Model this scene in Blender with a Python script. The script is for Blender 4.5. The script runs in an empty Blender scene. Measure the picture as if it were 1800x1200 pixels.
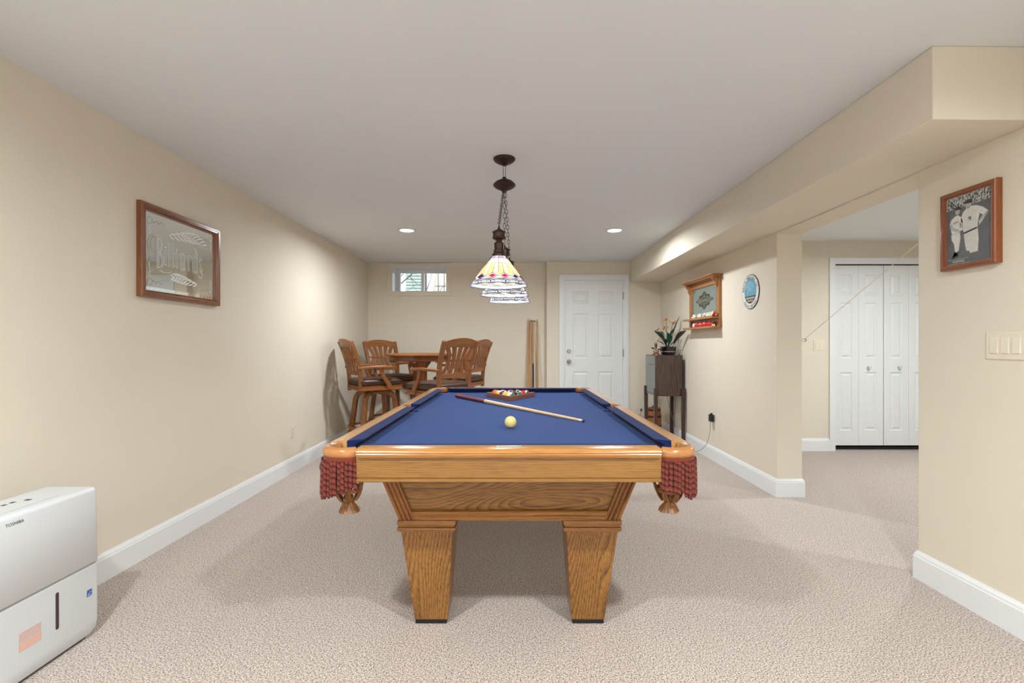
import bpy, bmesh, math, random
from mathutils import Vector, Matrix
PI = math.pi
rnd = random.Random(7)
SC = bpy.context.scene
COL = SC.collection

# ------------------------------------------------------------ camera, world, exposure, lights
cam = bpy.data.cameras.new('camera'); cam.sensor_width = 36.0; cam.lens = 856/1800*36
cam.shift_x = -2.5/1800; cam.shift_y = 6.0/1800; cam.clip_start = 0.02
camo = bpy.data.objects.new('camera', cam); COL.objects.link(camo)
camo.location = (0, 0, 1.17); camo.rotation_euler = (PI/2, 0, 0)
SC.camera = camo
SC.view_settings.view_transform = 'Standard'; SC.view_settings.look = 'None'
SC.view_settings.gamma = 1.0; SC.view_settings.use_curve_mapping = False
SC.view_settings.exposure = 0.52
w = bpy.data.worlds.new('overcast'); SC.world = w; w.use_nodes = True
w.node_tree.nodes['Background'].inputs[0].default_value = (0.86, 0.93, 1.0, 1)
w.node_tree.nodes['Background'].inputs[1].default_value = 2.25

DOWN_POWER = 34.0
DOWN_COLOR = (0.90, 0.955, 1.0)
def area(loc, power, size=0.13, color=DOWN_COLOR, spread=170):
    l = bpy.data.lights.new('downlight_lamp', 'AREA'); l.shape = 'DISK'; l.size = size
    l.energy = power; l.color = color; l.spread = math.radians(spread)
    o = bpy.data.objects.new('downlight_lamp', l); COL.objects.link(o); o.location = loc
    return o
CEIL = 2.318
DOWNLIGHTS = [(-1.065, 4.865), (1.01, 4.865), (-1.04, 0.40), (1.04, 0.40), (-1.04, -1.5), (1.04, -1.5)]  # last pair, at the front wall, added out of view to brighten the walls
SIDE_FILL_DOWNLIGHTS = [(3.75, 3.9), (4.3, 1.2)]  # unseen lamps added to light the side room
for (x, y) in DOWNLIGHTS: area((x, y, CEIL-0.012), DOWN_POWER*(0.66 if y > 3 else 1.05 if y > 0 else 0.5))
for (x, y) in SIDE_FILL_DOWNLIGHTS: area((x, y, CEIL-0.012), DOWN_POWER*(0.8 if y > 3 else 1.3))
# window added behind the viewer, out of view, so sky light fills the room
PW = bpy.data.lights.new('fill_window_portal', 'AREA'); PW.shape = 'RECTANGLE'; PW.size = 1.9; PW.size_y = 1.4; PW.cycles.is_portal = True
pwo = bpy.data.objects.new('fill_window_portal', PW); COL.objects.link(pwo); pwo.location = (0, -2.36, 1.45); pwo.rotation_euler = (-PI/2, 0, PI)
BULB_POWER = 3.8

# ------------------------------------------------------------ materials
def srgb(r, g, b):
    f = lambda c: (c/255/12.92) if c/255 <= 0.04045 else ((c/255+0.055)/1.055)**2.4
    return (f(r), f(g), f(b), 1)
MATS = {}
def mat(name, col, rough=0.6, metal=0.0, spec=0.5, noise=0.0, nscale=40, bump=0.0, bscale=200, emit=None, coat=0.0, sheen=0.0, trans=0.0):
    m = bpy.data.materials.new(name); m.use_nodes = True; MATS[name] = m
    nt = m.node_tree; p = nt.nodes['Principled BSDF']
    p.inputs['Base Color'].default_value = col; p.inputs['Roughness'].default_value = rough
    p.inputs['Metallic'].default_value = metal; p.inputs['Specular IOR Level'].default_value = spec
    p.inputs['Coat Weight'].default_value = coat; p.inputs['Sheen Weight'].default_value = sheen
    p.inputs['Transmission Weight'].default_value = trans
    if emit:
        p.inputs['Emission Color'].default_value = emit[0]; p.inputs['Emission Strength'].default_value = emit[1]
    tc = nt.nodes.new('ShaderNodeTexCoord')
    if noise > 0:
        n = nt.nodes.new('ShaderNodeTexNoise'); n.inputs['Scale'].default_value = nscale; n.inputs['Detail'].default_value = 3
        nt.links.new(tc.outputs['Object'], n.inputs['Vector'])
        hs = nt.nodes.new('ShaderNodeHueSaturation'); hs.inputs['Color'].default_value = col
        mr = nt.nodes.new('ShaderNodeMapRange'); mr.inputs['From Min'].default_value = 0.25; mr.inputs['From Max'].default_value = 0.75
        mr.inputs['To Min'].default_value = 1-noise; mr.inputs['To Max'].default_value = 1+noise
        nt.links.new(n.outputs['Fac'], mr.inputs['Value']); nt.links.new(mr.outputs[0], hs.inputs['Value'])
        nt.links.new(hs.outputs[0], p.inputs['Base Color'])
    if bump > 0:
        n2 = nt.nodes.new('ShaderNodeTexNoise'); n2.inputs['Scale'].default_value = bscale; n2.inputs['Detail'].default_value = 2
        nt.links.new(tc.outputs['Object'], n2.inputs['Vector'])
        b = nt.nodes.new('ShaderNodeBump'); b.inputs['Strength'].default_value = bump; b.inputs['Distance'].default_value = 0.002
        nt.links.new(n2.outputs['Fac'], b.inputs['Height']); nt.links.new(b.outputs[0], p.inputs['Normal'])
    return m
def wood(name, light, dark, axis='X', A=14, F=90, ns=4.0, off=(0.0, 0.0, 0.0), grain=1.0, rough=0.32, coat=0.3, stretch=0.22, pore=330):
    """long grained timber: contour lines of a stretched noise give rings and cathedrals, finer noise the pores"""
    m = bpy.data.materials.new(name); m.use_nodes = True; MATS[name] = m
    nt = m.node_tree; p = nt.nodes['Principled BSDF']; N = nt.nodes.new; L = nt.links.new
    def math_(op, a, c=None, clamp=False):
        q = N('ShaderNodeMath'); q.operation = op; q.use_clamp = clamp
        for i, v in enumerate((a, c)):
            if v is None: continue
            if isinstance(v, (int, float)): q.inputs[i].default_value = v
            else: L(v, q.inputs[i])
        return q.outputs[0]
    tc = N('ShaderNodeTexCoord'); mp = N('ShaderNodeMapping')
    mp.inputs['Scale'].default_value = {'X': (stretch, 1, 1), 'Y': (1, stretch, 1), 'Z': (1, 1, stretch)}[axis]; mp.inputs['Location'].default_value = off
    L(tc.outputs['Object'], mp.inputs['Vector'])
    n1 = N('ShaderNodeTexNoise'); n1.inputs['Scale'].default_value = ns; n1.inputs['Detail'].default_value = 1.6; n1.inputs['Roughness'].default_value = 0.35; L(mp.outputs[0], n1.inputs['Vector'])
    sx = N('ShaderNodeSeparateXYZ'); L(tc.outputs['Object'], sx.inputs[0])
    ax = [k for k in 'XYZ' if k != axis]; across = math_('ADD', sx.outputs[ax[0]], sx.outputs[ax[1]])
    ph = math_('FRACT', math_('ADD', math_('MULTIPLY', n1.outputs['Fac'], A), math_('MULTIPLY', across, F)))
    ringv = math_('MULTIPLY', math_('POWER', ph, 2.2), 0.62*grain)
    fine = N('ShaderNodeTexNoise'); mp2 = N('ShaderNodeMapping'); k = 0.045
    mp2.inputs['Scale'].default_value = {'X': (k, 1, 1), 'Y': (1, k, 1), 'Z': (1, 1, k)}[axis]
    L(tc.outputs['Object'], mp2.inputs['Vector']); L(mp2.outputs[0], fine.inputs['Vector']); fine.inputs['Scale'].default_value = pore; fine.inputs['Detail'].default_value = 3
    r2 = N('ShaderNodeMapRange'); r2.inputs['From Min'].default_value = 0.45; r2.inputs['From Max'].default_value = 0.72; r2.inputs['To Max'].default_value = 0.6*grain; L(fine.outputs['Fac'], r2.inputs['Value'])
    big = N('ShaderNodeTexNoise'); big.inputs['Scale'].default_value = 7; L(mp.outputs[0], big.inputs['Vector'])
    r3 = N('ShaderNodeMapRange'); r3.inputs['From Min'].default_value = 0.3; r3.inputs['From Max'].default_value = 0.8; r3.inputs['To Min'].default_value = -0.1; r3.inputs['To Max'].default_value = 0.22; L(big.outputs['Fac'], r3.inputs['Value'])
    f_ = math_('ADD', math_('ADD', ringv, r2.outputs[0]), r3.outputs[0], True)
    mx = N('ShaderNodeMix'); mx.data_type = 'RGBA'; mx.inputs[6].default_value = light; mx.inputs[7].default_value = dark
    L(f_, mx.inputs[0]); L(mx.outputs[2], p.inputs['Base Color'])
    p.inputs['Roughness'].default_value = rough; p.inputs['Coat Weight'].default_value = coat; p.inputs['Coat Roughness'].default_value = 0.15
    return m

def carpet():
    m = bpy.data.materials.new('berber_carpet'); m.use_nodes = True; MATS['carpet'] = m
    nt = m.node_tree; p = nt.nodes['Principled BSDF']; N = nt.nodes.new; L = nt.links.new
    tc = N('ShaderNodeTexCoord')
    n = N('ShaderNodeTexNoise'); n.inputs['Scale'].default_value = 180; n.inputs['Detail'].default_value = 2.5; n.inputs['Roughness'].default_value = 0.7
    v = N('ShaderNodeTexVoronoi'); v.inputs['Scale'].default_value = 220; v.inputs['Randomness'].default_value = 1.0
    b = N('ShaderNodeTexNoise'); b.inputs['Scale'].default_value = 3; b.inputs['Detail'].default_value = 3
    for q in (n, v, b): L(tc.outputs['Object'], q.inputs['Vector'])
    cr = N('ShaderNodeValToRGB'); L(n.outputs['Fac'], cr.inputs[0])
    e = cr.color_ramp.elements
    e[0].position = 0.38; e[0].color = srgb(98, 84, 74); e[1].position = 0.62; e[1].color = srgb(226, 214, 205)
    x = e.new(0.465); x.color = srgb(176, 160, 148); x = e.new(0.53); x.color = srgb(202, 188, 177)
    mx = N('ShaderNodeMix'); mx.data_type = 'RGBA'; mx.blend_type = 'MULTIPLY'; mx.inputs[0].default_value = 0.45
    L(cr.outputs[0], mx.inputs[6])
    r = N('ShaderNodeMapRange'); L(v.outputs['Color'], r.inputs['Value']); r.inputs['To Min'].default_value = 0.55; r.inputs['To Max'].default_value = 1.25
    L(r.outputs[0], mx.inputs[7])
    L(mx.outputs[2], p.inputs['Base Color'])
    p.inputs['Roughness'].default_value = 0.95; p.inputs['Specular IOR Level'].default_value = 0.1; p.inputs['Sheen Weight'].default_value = 0.15
    bp = N('ShaderNodeBump'); bp.inputs['Strength'].default_value = 0.7; bp.inputs['Distance'].default_value = 0.006
    L(n.outputs['Fac'], bp.inputs['Height']); L(bp.outputs[0], p.inputs['Normal'])
    return m
def stained(name, col, t=0.55):
    m = bpy.data.materials.new(name); m.use_nodes = True; MATS[name] = m
    nt = m.node_tree; p = nt.nodes['Principled BSDF']; out = nt.nodes['Material Output']
    p.inputs['Base Color'].default_value = col; p.inputs['Roughness'].default_value = 0.25
    tr = nt.nodes.new('ShaderNodeBsdfTranslucent'); tr.inputs['Color'].default_value = tuple(c*0.42 for c in col[:3])+(1,)
    mx = nt.nodes.new('ShaderNodeMixShader'); mx.inputs[0].default_value = t
    nt.links.new(p.outputs[0], mx.inputs[1]); nt.links.new(tr.outputs[0], mx.inputs[2]); nt.links.new(mx.outputs[0], out.inputs['Surface'])
    return m

M = {}
M['wall'] = mat('wall_paint', srgb(222, 213, 195), 0.75, noise=0.012, nscale=3, bump=0.08, bscale=500)
M['ceiling'] = mat('ceiling_paint', srgb(222, 225, 227), 0.85, bump=0.06, bscale=400)
M['trim'] = mat('white_trim_paint', srgb(228, 230, 231), 0.35)
M['casing'] = mat('cream_casing_paint', srgb(232, 224, 205), 0.45)
M['door'] = mat('white_door_paint', srgb(226, 229, 229), 0.4)
M['carpet'] = carpet()
M['oak_x'] = wood('oak_grain_across', srgb(150, 106, 50), srgb(98, 62, 26), 'X', A=8, F=110, stretch=0.15, grain=0.8)
M['oak_panel'] = wood('oak_cathedral_panel', srgb(158, 112, 54), srgb(80, 48, 20), 'X', A=26, F=60, ns=5.5, off=(0.3, 0.12, -0.62), stretch=0.24, grain=1.1)
M['oak_y'] = wood('oak_grain_along', srgb(206, 154, 88), srgb(128, 80, 36), 'Y', A=8, F=110, stretch=0.15, grain=0.8)
M['oak_z'] = wood('oak_grain_upright', srgb(158, 110, 50), srgb(80, 46, 18), 'Z', A=17, F=70, ns=6.0, off=(0.1, -0.1, 0.3), stretch=0.17, grain=1.1)
M['oak_rail'] = wood('oak_rail_glossy', srgb(190, 132, 66), srgb(130, 80, 34), 'X', A=5, F=60, stretch=0.1, grain=0.7, rough=0.18, coat=0.7)
M['oak_rail_y'] = wood('oak_rail_glossy_long', srgb(212, 158, 96), srgb(156, 102, 52), 'Y', A=5, F=60, stretch=0.1, grain=0.7, rough=0.2, coat=0.6)
M['molding'] = wood('oak_moulding_dark', srgb(156, 100, 44), srgb(80, 44, 16), 'Z', A=4, F=8, grain=0.9)
M['molding_x'] = wood('oak_moulding_dark_across', srgb(168, 114, 54), srgb(98, 58, 22), 'X', A=5, F=90, grain=0.9)
M['chair'] = wood('maple_stain_brown', srgb(146, 88, 40), srgb(80, 42, 16), 'Z', A=8, F=50, grain=0.6, rough=0.38, coat=0.2)
M['chair_x'] = wood('maple_stain_brown_arm', srgb(154, 95, 44), srgb(88, 47, 18), 'X', A=8, F=50, grain=0.6, rough=0.35, coat=0.25)
M['chair_y'] = wood('maple_stain_brown_back', srgb(154, 95, 44), srgb(88, 47, 18), 'Y', A=6, F=30, grain=0.6, rough=0.35, coat=0.25)
M['frame'] = wood('mahogany_frame', srgb(142, 84, 46), srgb(72, 36, 16), 'Z', A=6, F=150, grain=0.9, rough=0.3)
M['frame2'] = wood('cherry_frame', srgb(140, 74, 32), srgb(94, 46, 16), 'Z', A=6, F=90, grain=0.6, rough=0.35)
M['rackwood'] = wood('mirror_rack_oak', srgb(180, 120, 62), srgb(112, 64, 26), 'Z', A=6, F=90, grain=0.8, rough=0.35)
M['triwood'] = wood('ball_rack_wood', srgb(156, 96, 62), srgb(98, 54, 32), 'X', A=6, F=90, grain=0.6)
M['zebra'] = wood('zebrano_veneer', srgb(86, 62, 52), srgb(24, 15, 12), 'Z', A=4, F=95, ns=6, grain=1.4, rough=0.35, coat=0.2, stretch=0.03, pore=200)
M['darkleg'] = mat('dark_walnut', srgb(58, 34, 26), 0.3, noise=0.2, nscale=30, coat=0.3)
M['greyfront'] = mat('dark_lacquer_door', srgb(88, 82, 78), 0.22, noise=0.12, nscale=12, coat=0.6)
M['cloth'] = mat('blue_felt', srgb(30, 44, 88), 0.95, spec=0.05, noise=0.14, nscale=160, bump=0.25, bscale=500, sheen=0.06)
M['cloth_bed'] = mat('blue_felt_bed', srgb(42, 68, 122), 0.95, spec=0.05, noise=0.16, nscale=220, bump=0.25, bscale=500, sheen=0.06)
M['leather'] = mat('tan_leather', srgb(170, 114, 60), 0.25, noise=0.10, nscale=25, coat=0.6, bump=0.05, bscale=300)
M['leather_d'] = mat('brown_leather', srgb(126, 80, 38), 0.45, noise=0.35, nscale=60, bump=0.2)
M['rope'] = mat('rust_rope', srgb(116, 42, 24), 0.85, noise=0.18, nscale=120, sheen=0.1)
M['rope_d'] = mat('rope_groove_shade', srgb(66, 22, 16), 0.9)  # shade of the rope grooves, put into the colour
M['foot'] = mat('black_foot', srgb(22, 18, 18), 0.5, noise=0.05)
M['cushion'] = mat('brown_leather_seat', srgb(74, 48, 34), 0.42, noise=0.12, nscale=14, bump=0.1, bscale=150)
M['bronze'] = mat('dark_bronze', srgb(62, 44, 36), 0.45, metal=0.6, noise=0.25, nscale=60, bump=0.2, bscale=120)
M['metal'] = mat('brushed_nickel', srgb(170, 164, 154), 0.28, metal=1.0, noise=0.03)
M['black'] = mat('black_plastic', srgb(24, 24, 24), 0.4, noise=0.05)
M['white'] = mat('white_plastic', srgb(206, 209, 210), 0.3, noise=0.01, nscale=5)
M['almond'] = mat('almond_plastic', srgb(228, 218, 198), 0.35)
M['slot'] = mat('dark_slot', srgb(60, 56, 50), 0.6)
M['grey'] = mat('grey_seam', srgb(150, 150, 145), 0.5)
M['orange_label'] = mat('orange_label_print', srgb(228, 168, 146), 0.6)
M['blue_label'] = mat('blue_label_print', srgb(20, 88, 170), 0.5)
M['red_glass'] = mat('smoked_window', srgb(60, 48, 50), 0.15)
M['mirror'] = mat('mirror_silver', srgb(246, 250, 248), 0.02, metal=1.0)
M['mirror2'] = mat('tinted_mirror_panel', srgb(176, 188, 182), 0.22, metal=0.75)
M['etch'] = mat('frosted_etching', srgb(236, 240, 236), 0.75)
M['etch_d'] = mat('etched_grey_line', srgb(168, 170, 156), 0.5)  # duller second tone of the etched pattern
M['ink'] = mat('dark_green_ink', srgb(64, 66, 56), 0.6)
M['ink2'] = mat('pale_ink', srgb(170, 166, 148), 0.6)
M['pwhite'] = mat('print_white', srgb(226, 226, 218), 0.5)
M['pblack'] = mat('print_black', srgb(32, 36, 38), 0.5)
M['pblue'] = mat('print_sea_blue', srgb(98, 158, 186), 0.5)
M['pblue2'] = mat('print_pale_blue', srgb(158, 200, 216), 0.5)
M['pgrey'] = mat('photo_grey', srgb(92, 94, 94), 0.35, noise=0.15, nscale=30)
M['pgrey2'] = mat('photo_dark_grey', srgb(46, 46, 46), 0.35)
M['pgrey3'] = mat('photo_pale_grey', srgb(206, 204, 196), 0.35, noise=0.05, nscale=60)
M['pskin'] = mat('photo_mid_grey', srgb(168, 166, 158), 0.35, noise=0.1, nscale=60)
M['crowd'] = mat('photo_crowd', srgb(150, 150, 144), 0.4, noise=0.75, nscale=190)
M['cuepale'] = mat('maple_shaft', srgb(226, 190, 146), 0.3, noise=0.06, nscale=12, coat=0.3)
M['cuered'] = mat('maroon_butt', srgb(122, 36, 34), 0.25, noise=0.2, nscale=16, coat=0.5)
M['cuewood'] = mat('house_cue_wood', srgb(196, 146, 92), 0.35, noise=0.1, nscale=10)
M['green'] = mat('leaf_green', srgb(26, 62, 48), 0.4, noise=0.3, nscale=25)
M['leafd'] = mat('leaf_dark', srgb(22, 30, 24), 0.4, noise=0.3, nscale=25)
M['stem'] = mat('stem_green', srgb(112, 150, 118), 0.5, noise=0.15)
M['orange'] = mat('petal_orange', srgb(226, 158, 84), 0.6, noise=0.2)
M['pink'] = mat('petal_pale', srgb(222, 196, 182), 0.6, noise=0.15)
M['pot'] = mat('dark_glazed_pot', srgb(30, 26, 30), 0.2, noise=0.2)
M['terracotta'] = mat('terracotta', srgb(176, 98, 66), 0.5, noise=0.15)
M['barrel'] = mat('barrel_stave', srgb(192, 112, 46), 0.5, noise=0.3, nscale=30)
M['glass'] = mat('clear_glass', (1, 1, 1, 1), 0.02, trans=1.0)
M['bottle'] = mat('bottle_glass', srgb(240, 226, 214), 0.05, trans=0.9)
M['siding'] = mat('sage_siding', srgb(176, 192, 182), 0.8, noise=0.05)
M['brick'] = mat('dark_brick', srgb(96, 84, 84), 0.9, noise=0.25, nscale=8)
M['bark'] = mat('bark', srgb(84, 78, 74), 0.9, noise=0.3)
M['cream'] = mat('cream_panel', srgb(216, 214, 196), 0.8, noise=0.05)
M['lens'] = mat('lit_lens', (1, 1, 1, 1), 0.5, emit=((1, 0.98, 0.94, 1), 4.0))
M['cord'] = mat('grey_cord', srgb(120, 116, 108), 0.5)
M['string'] = mat('cream_string', srgb(226, 214, 196), 0.6)
GL = {}
for k, c in dict(lav=(186, 160, 224), white=(250, 244, 236), amber=(246, 190, 124), yellow=(252, 226, 168), red=(200, 22, 48), navy=(26, 24, 70),
                 purple=(70, 34, 92), lilac=(170, 168, 210), pale=(206, 218, 244), greeny=(196, 200, 164), black=(8, 8, 16), rose=(236, 200, 214)).items():
    GL[k] = stained('stained_glass_'+k, srgb(*c))
GLK = list(GL); 

# ------------------------------------------------------------ mesh building
class B:
    def __init__(s): s.bm = bmesh.new(); s.mi = 0
    def v(s, p): return s.bm.verts.new(Vector(p))
    def f(s, vs, mi=None):
        try: fc = s.bm.faces.new(vs)
        except ValueError: return None
        fc.material_index = s.mi if mi is None else mi
        return fc
    def poly(s, pts, mi=None): return s.f([s.v(p) for p in pts], mi)
    def hexa(s, a, b, mi=None):              # two quads (lists of 4 points), joined
        A = [s.v(p) for p in a]; C = [s.v(p) for p in b]
        s.f(A[::-1], mi); s.f(C, mi)
        for i in range(4): s.f([A[i], A[(i+1) % 4], C[(i+1) % 4], C[i]], mi)
    def box(s, x0, x1, y0, y1, z0, z1, mi=None):
        s.hexa([(x0, y0, z0), (x1, y0, z0), (x1, y1, z0), (x0, y1, z0)], [(x0, y0, z1), (x1, y0, z1), (x1, y1, z1), (x0, y1, z1)], mi)
        return s
    def prism(s, pts, vec, mi=None):
        vec = Vector(vec); A = [s.v(p) for p in pts]; C = [s.v(Vector(p)+vec) for p in pts]; n = len(pts)
        s.f(A[::-1], mi); s.f(C, mi)
        for i in range(n): s.f([A[i], A[(i+1) % n], C[(i+1) % n], C[i]], mi)
        return s
    def loft(s, rings, closed=False, caps=True, mi=None):
        R = [[s.v(p) for p in r] for r in rings]; n = len(R[0])
        for k in range(len(R)-1+(1 if closed else 0)):
            a, b = R[k], R[(k+1) % len(R)]
            for i in range(n): s.f([a[i], a[(i+1) % n], b[(i+1) % n], b[i]], mi)
        if caps and not closed: s.f(R[0][::-1], mi); s.f(R[-1], mi)
        return s
    def frames(s, pts, closed=False, up=None):
        P = [Vector(p) for p in pts]; n = len(P); T = []
        for i in range(n):
            a = P[(i-1) % n] if closed or i > 0 else P[0]; b = P[(i+1) % n] if closed or i < n-1 else P[-1]
            T.append((b-a).normalized())
        if up is None:
            u = Vector((0, 0, 1)) if abs(T[0].z) < 0.9 else Vector((1, 0, 0))
        else: u = Vector(up)
        out = []
        for i in range(n):
            if up is not None: u = Vector(up)
            a = (u - T[i]*u.dot(T[i]))
            a = a.normalized() if a.length > 1e-6 else Vector((1, 0, 0))
            u = a; out.append((P[i], T[i], a, T[i].cross(a)))
        return out
    def tube(s, pts, r, seg=8, closed=False, caps=True, mi=None, up=None):
        F = s.frames(pts, closed, up); rings = []
        for i, (p, t, a, b) in enumerate(F):
            rr = r[i] if isinstance(r, (list, tuple)) else r
            rings.append([p + (a*math.cos(2*PI*k/seg) + b*math.sin(2*PI*k/seg))*rr for k in range(seg)])
        return s.loft(rings, closed, caps, mi)
    def bar(s, pts, w, h, up=(0, 0, 1), closed=False, mi=None):   # rectangular section: h along up, w across
        F = s.frames(pts, closed, up); rings = []
        for i, (p, t, a, b) in enumerate(F):
            ww = w[i] if isinstance(w, (list, tuple)) else w; hh = h[i] if isinstance(h, (list, tuple)) else h
            rings.append([p+a*hh/2+b*ww/2, p-a*hh/2+b*ww/2, p-a*hh/2-b*ww/2, p+a*hh/2-b*ww/2])
        return s.loft(rings, closed, not closed, mi)
    def lathe(s, prof, c=(0, 0, 0), seg=24, mi=None, axis='z', caps=True):
        c = Vector(c); rings = []
        for r, z in prof:
            ring = []
            for k in range(seg):
                a = 2*PI*k/seg; q = (r*math.cos(a), r*math.sin(a), z)
                if axis == 'x': q = (q[2], q[0], q[1])
                if axis == 'y': q = (q[0], q[2], q[1])
                ring.append(c+Vector(q))
            rings.append(ring)
        return s.loft(rings, False, caps, mi)
    def sphere(s, c, r, seg=16, rings=10, mi=None, sc=(1, 1, 1)):
        prof = [(max(r*math.sin(PI*i/rings), 1e-4), -r*math.cos(PI*i/rings)) for i in range(rings+1)]
        n0 = len(s.bm.verts); s.lathe(prof, (0, 0, 0), seg, mi)
        s.bm.verts.ensure_lookup_table()
        for v in s.bm.verts[n0:]: v.co = Vector((v.co.x*sc[0]+c[0], v.co.y*sc[1]+c[1], v.co.z*sc[2]+c[2]))
        return s
    def obj(s, name, mats, parent=None, loc=None, bevel=0, smooth=True, angle=35, normals=True, bseg=2, rot=None):
        if normals: bmesh.ops.recalc_face_normals(s.bm, faces=s.bm.faces)
        me = bpy.data.meshes.new(name); s.bm.to_mesh(me); s.bm.free()
        for m_ in (mats if isinstance(mats, (list, tuple)) else [mats]): me.materials.append(m_)
        if smooth:
            me.polygons.foreach_set('use_smooth', [True]*len(me.polygons)); me.set_sharp_from_angle(angle=math.radians(angle))
        o = bpy.data.objects.new(name, me); COL.objects.link(o)
        if parent: o.parent = parent
        if loc: o.location = loc
        if rot: o.rotation_euler = rot
        if bevel > 0:
            b = o.modifiers.new('bevel', 'BEVEL'); b.width = bevel; b.segments = bseg; b.limit_method = 'ANGLE'; b.angle_limit = math.radians(40)
        return o
def tag(o, label=None, cat=None, group=None, kind=None):
    if label: o['label'] = label
    if cat: o['category'] = cat
    if group: o['group'] = group
    if kind: o['kind'] = kind
    return o
def thing(name, label, cat, loc=(0, 0, 0), rz=0, group=None):
    o = bpy.data.objects.new(name, None); COL.objects.link(o); o.empty_display_size = 0.05
    o.location = loc; o.rotation_euler = (0, 0, rz)
    return tag(o, label, cat, group)
def struct(o): o['kind'] = 'structure'; return o
def copy_tree(o, parent=None):
    c = o.copy(); COL.objects.link(c); c.parent = parent
    for ch in list(o.children): copy_tree(ch, c)
    return c
_gl = {}
def glyphs(text):
    if text in _gl: return _gl[text]
    cu = bpy.data.curves.new('t', 'FONT'); cu.body = text; cu.size = 1; cu.resolution_u = 3
    o = bpy.data.objects.new('t', cu); COL.objects.link(o)
    dg = bpy.context.evaluated_depsgraph_get(); dg.update()
    me = bpy.data.meshes.new_from_object(o.evaluated_get(dg))
    vs = [tuple(v.co) for v in me.vertices]; fs = [tuple(p.vertices) for p in me.polygons]
    bpy.data.objects.remove(o); bpy.data.curves.remove(cu); bpy.data.meshes.remove(me)
    _gl[text] = (vs, fs); return _gl[text]
class Flat(B):                                # drawing on a plane: origin, U, V axes; each call a layer 0.3 mm in front of the last
    def plane(s, O, U, V): s.O = Vector(O); s.U = Vector(U).normalized(); s.V = Vector(V).normalized(); s.N = s.U.cross(s.V); s.lay = 0; return s
    def P(s, u, v, k=None): return s.O+s.U*u+s.V*v+s.N*(0.0003*(s.lay if k is None else k))
    def shape(s, pts, mi, lay=None):
        if lay is not None: s.lay = lay
        f_ = s.poly([s.P(u, v) for u, v in pts], mi)
    def ell(s, cu, cv, a, b, mi, lay=None, n=20, a0=0, a1=2*PI):
        s.shape([(cu+a*math.cos(a0+(a1-a0)*i/n), cv+b*math.sin(a0+(a1-a0)*i/n)) for i in range(n if a1-a0 > 6.28 else n+1)], mi, lay)
    def stroke(s, pts, w, mi, lay=None):
        if lay is not None: s.lay = lay
        L = len(pts); A = []; C = []
        for i, (u, v) in enumerate(pts):
            a = pts[max(i-1, 0)]; b = pts[min(i+1, L-1)]; du, dv = b[0]-a[0], b[1]-a[1]; q = math.hypot(du, dv) or 1
            ww = (w[i] if isinstance(w, (list, tuple)) else w)/2; nu, nv = -dv/q*ww, du/q*ww
            A.append((u+nu, v+nv)); C.append((u-nu, v-nv))
        for i in range(L-1): s.shape([C[i], C[i+1], A[i+1], A[i]], mi)
    def ring(s, cu, cv, a, b, w, mi, lay=None, n=40):
        s.stroke([(cu+a*math.cos(2*PI*i/n), cv+b*math.sin(2*PI*i/n)) for i in range(n+1)], w, mi, lay)
    def text(s, t, cu, cv, wd, ht, mi, lay=None, rot=0, slant=0):
        if lay is not None: s.lay = lay
        vs, fs = glyphs(t)
        x0 = min(v[0] for v in vs); x1 = max(v[0] for v in vs); y0 = min(v[1] for v in vs); y1 = max(v[1] for v in vs)
        q = []
        for v in vs:
            a = ((v[0]-x0)/(x1-x0)-0.5)*wd; b = ((v[1]-y0)/(y1-y0)-0.5)*ht; a += b*slant
            q.append(s.v(s.P(cu+a*math.cos(rot)-b*math.sin(rot), cv+a*math.sin(rot)+b*math.cos(rot))))
        for f in fs: s.f([q[i] for i in f], mi)
    def arc_text(s, t, cu, cv, r, a0, a1, ht, wd, mi, lay=None, flip=False):
        for i, ch in enumerate(t):
            if ch == ' ': continue
            a = a0+(a1-a0)*i/(len(t)-1)
            s.text(ch, cu+r*math.cos(a), cv+r*math.sin(a), wd*(0.35 if ch in 'I.' else 1), ht*(0.3 if ch == '.' else 1), mi, lay, rot=a-PI/2 if not flip else a+PI/2)

# ------------------------------------------------------------ room shell
XL, XR, YB, YD, YN = -2.034, 2.03, 6.81, 6.71, -2.3
SOF_X, SOF_Z = 1.61, 2.036
OPN, OPF, XW = 2.442, 3.753, 2.225      # opening in the right wall, and its far face
b = B(); b.box(XL-0.2, 5.6, YN-0.2, YB+0.6, -0.1, 0); struct(b.obj('floor', M['carpet'], smooth=False))
b = B(); b.box(XL-0.2, 5.6, YN-0.2, YB+0.6, CEIL, CEIL+0.1); struct(b.obj('ceiling', M['ceiling'], smooth=False))
b = B(); b.box(XL-0.15, XL, YN, YB+0.35, 0, CEIL); struct(b.obj('wall_left', M['wall'], smooth=False))
WX0, WX1, WZ0, WZ1 = -1.695, -0.935, 1.918, 2.262
b = B(); y1 = YB+0.35
b.box(XL, WX0, YB, y1, 0, CEIL).box(WX1, 0.458, YB, y1, 0, CEIL).box(WX0, WX1, YB, y1, 0, WZ0).box(WX0, WX1, YB, y1, WZ1, CEIL)
DX0, DX1, DZ = 0.705, 1.510, 2.06
b.box(0.458, DX0-0.012, YD, y1, 0, CEIL).box(DX1+0.012, 5.4, YD, y1, 0, CEIL).box(DX0-0.012, DX1+0.012, YD, y1, DZ+0.012, CEIL)
struct(b.obj('wall_back', M['wall'], smooth=False))
b = B()
b.box(XR, XW, YN, OPN, 0, CEIL).box(XR, XW, OPF, YD, 0, CEIL).box(XR, XW, OPN, OPF, 2.026, CEIL)
struct(b.obj('wall_right', M['wall'], bevel=0.004, smooth=False))
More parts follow.
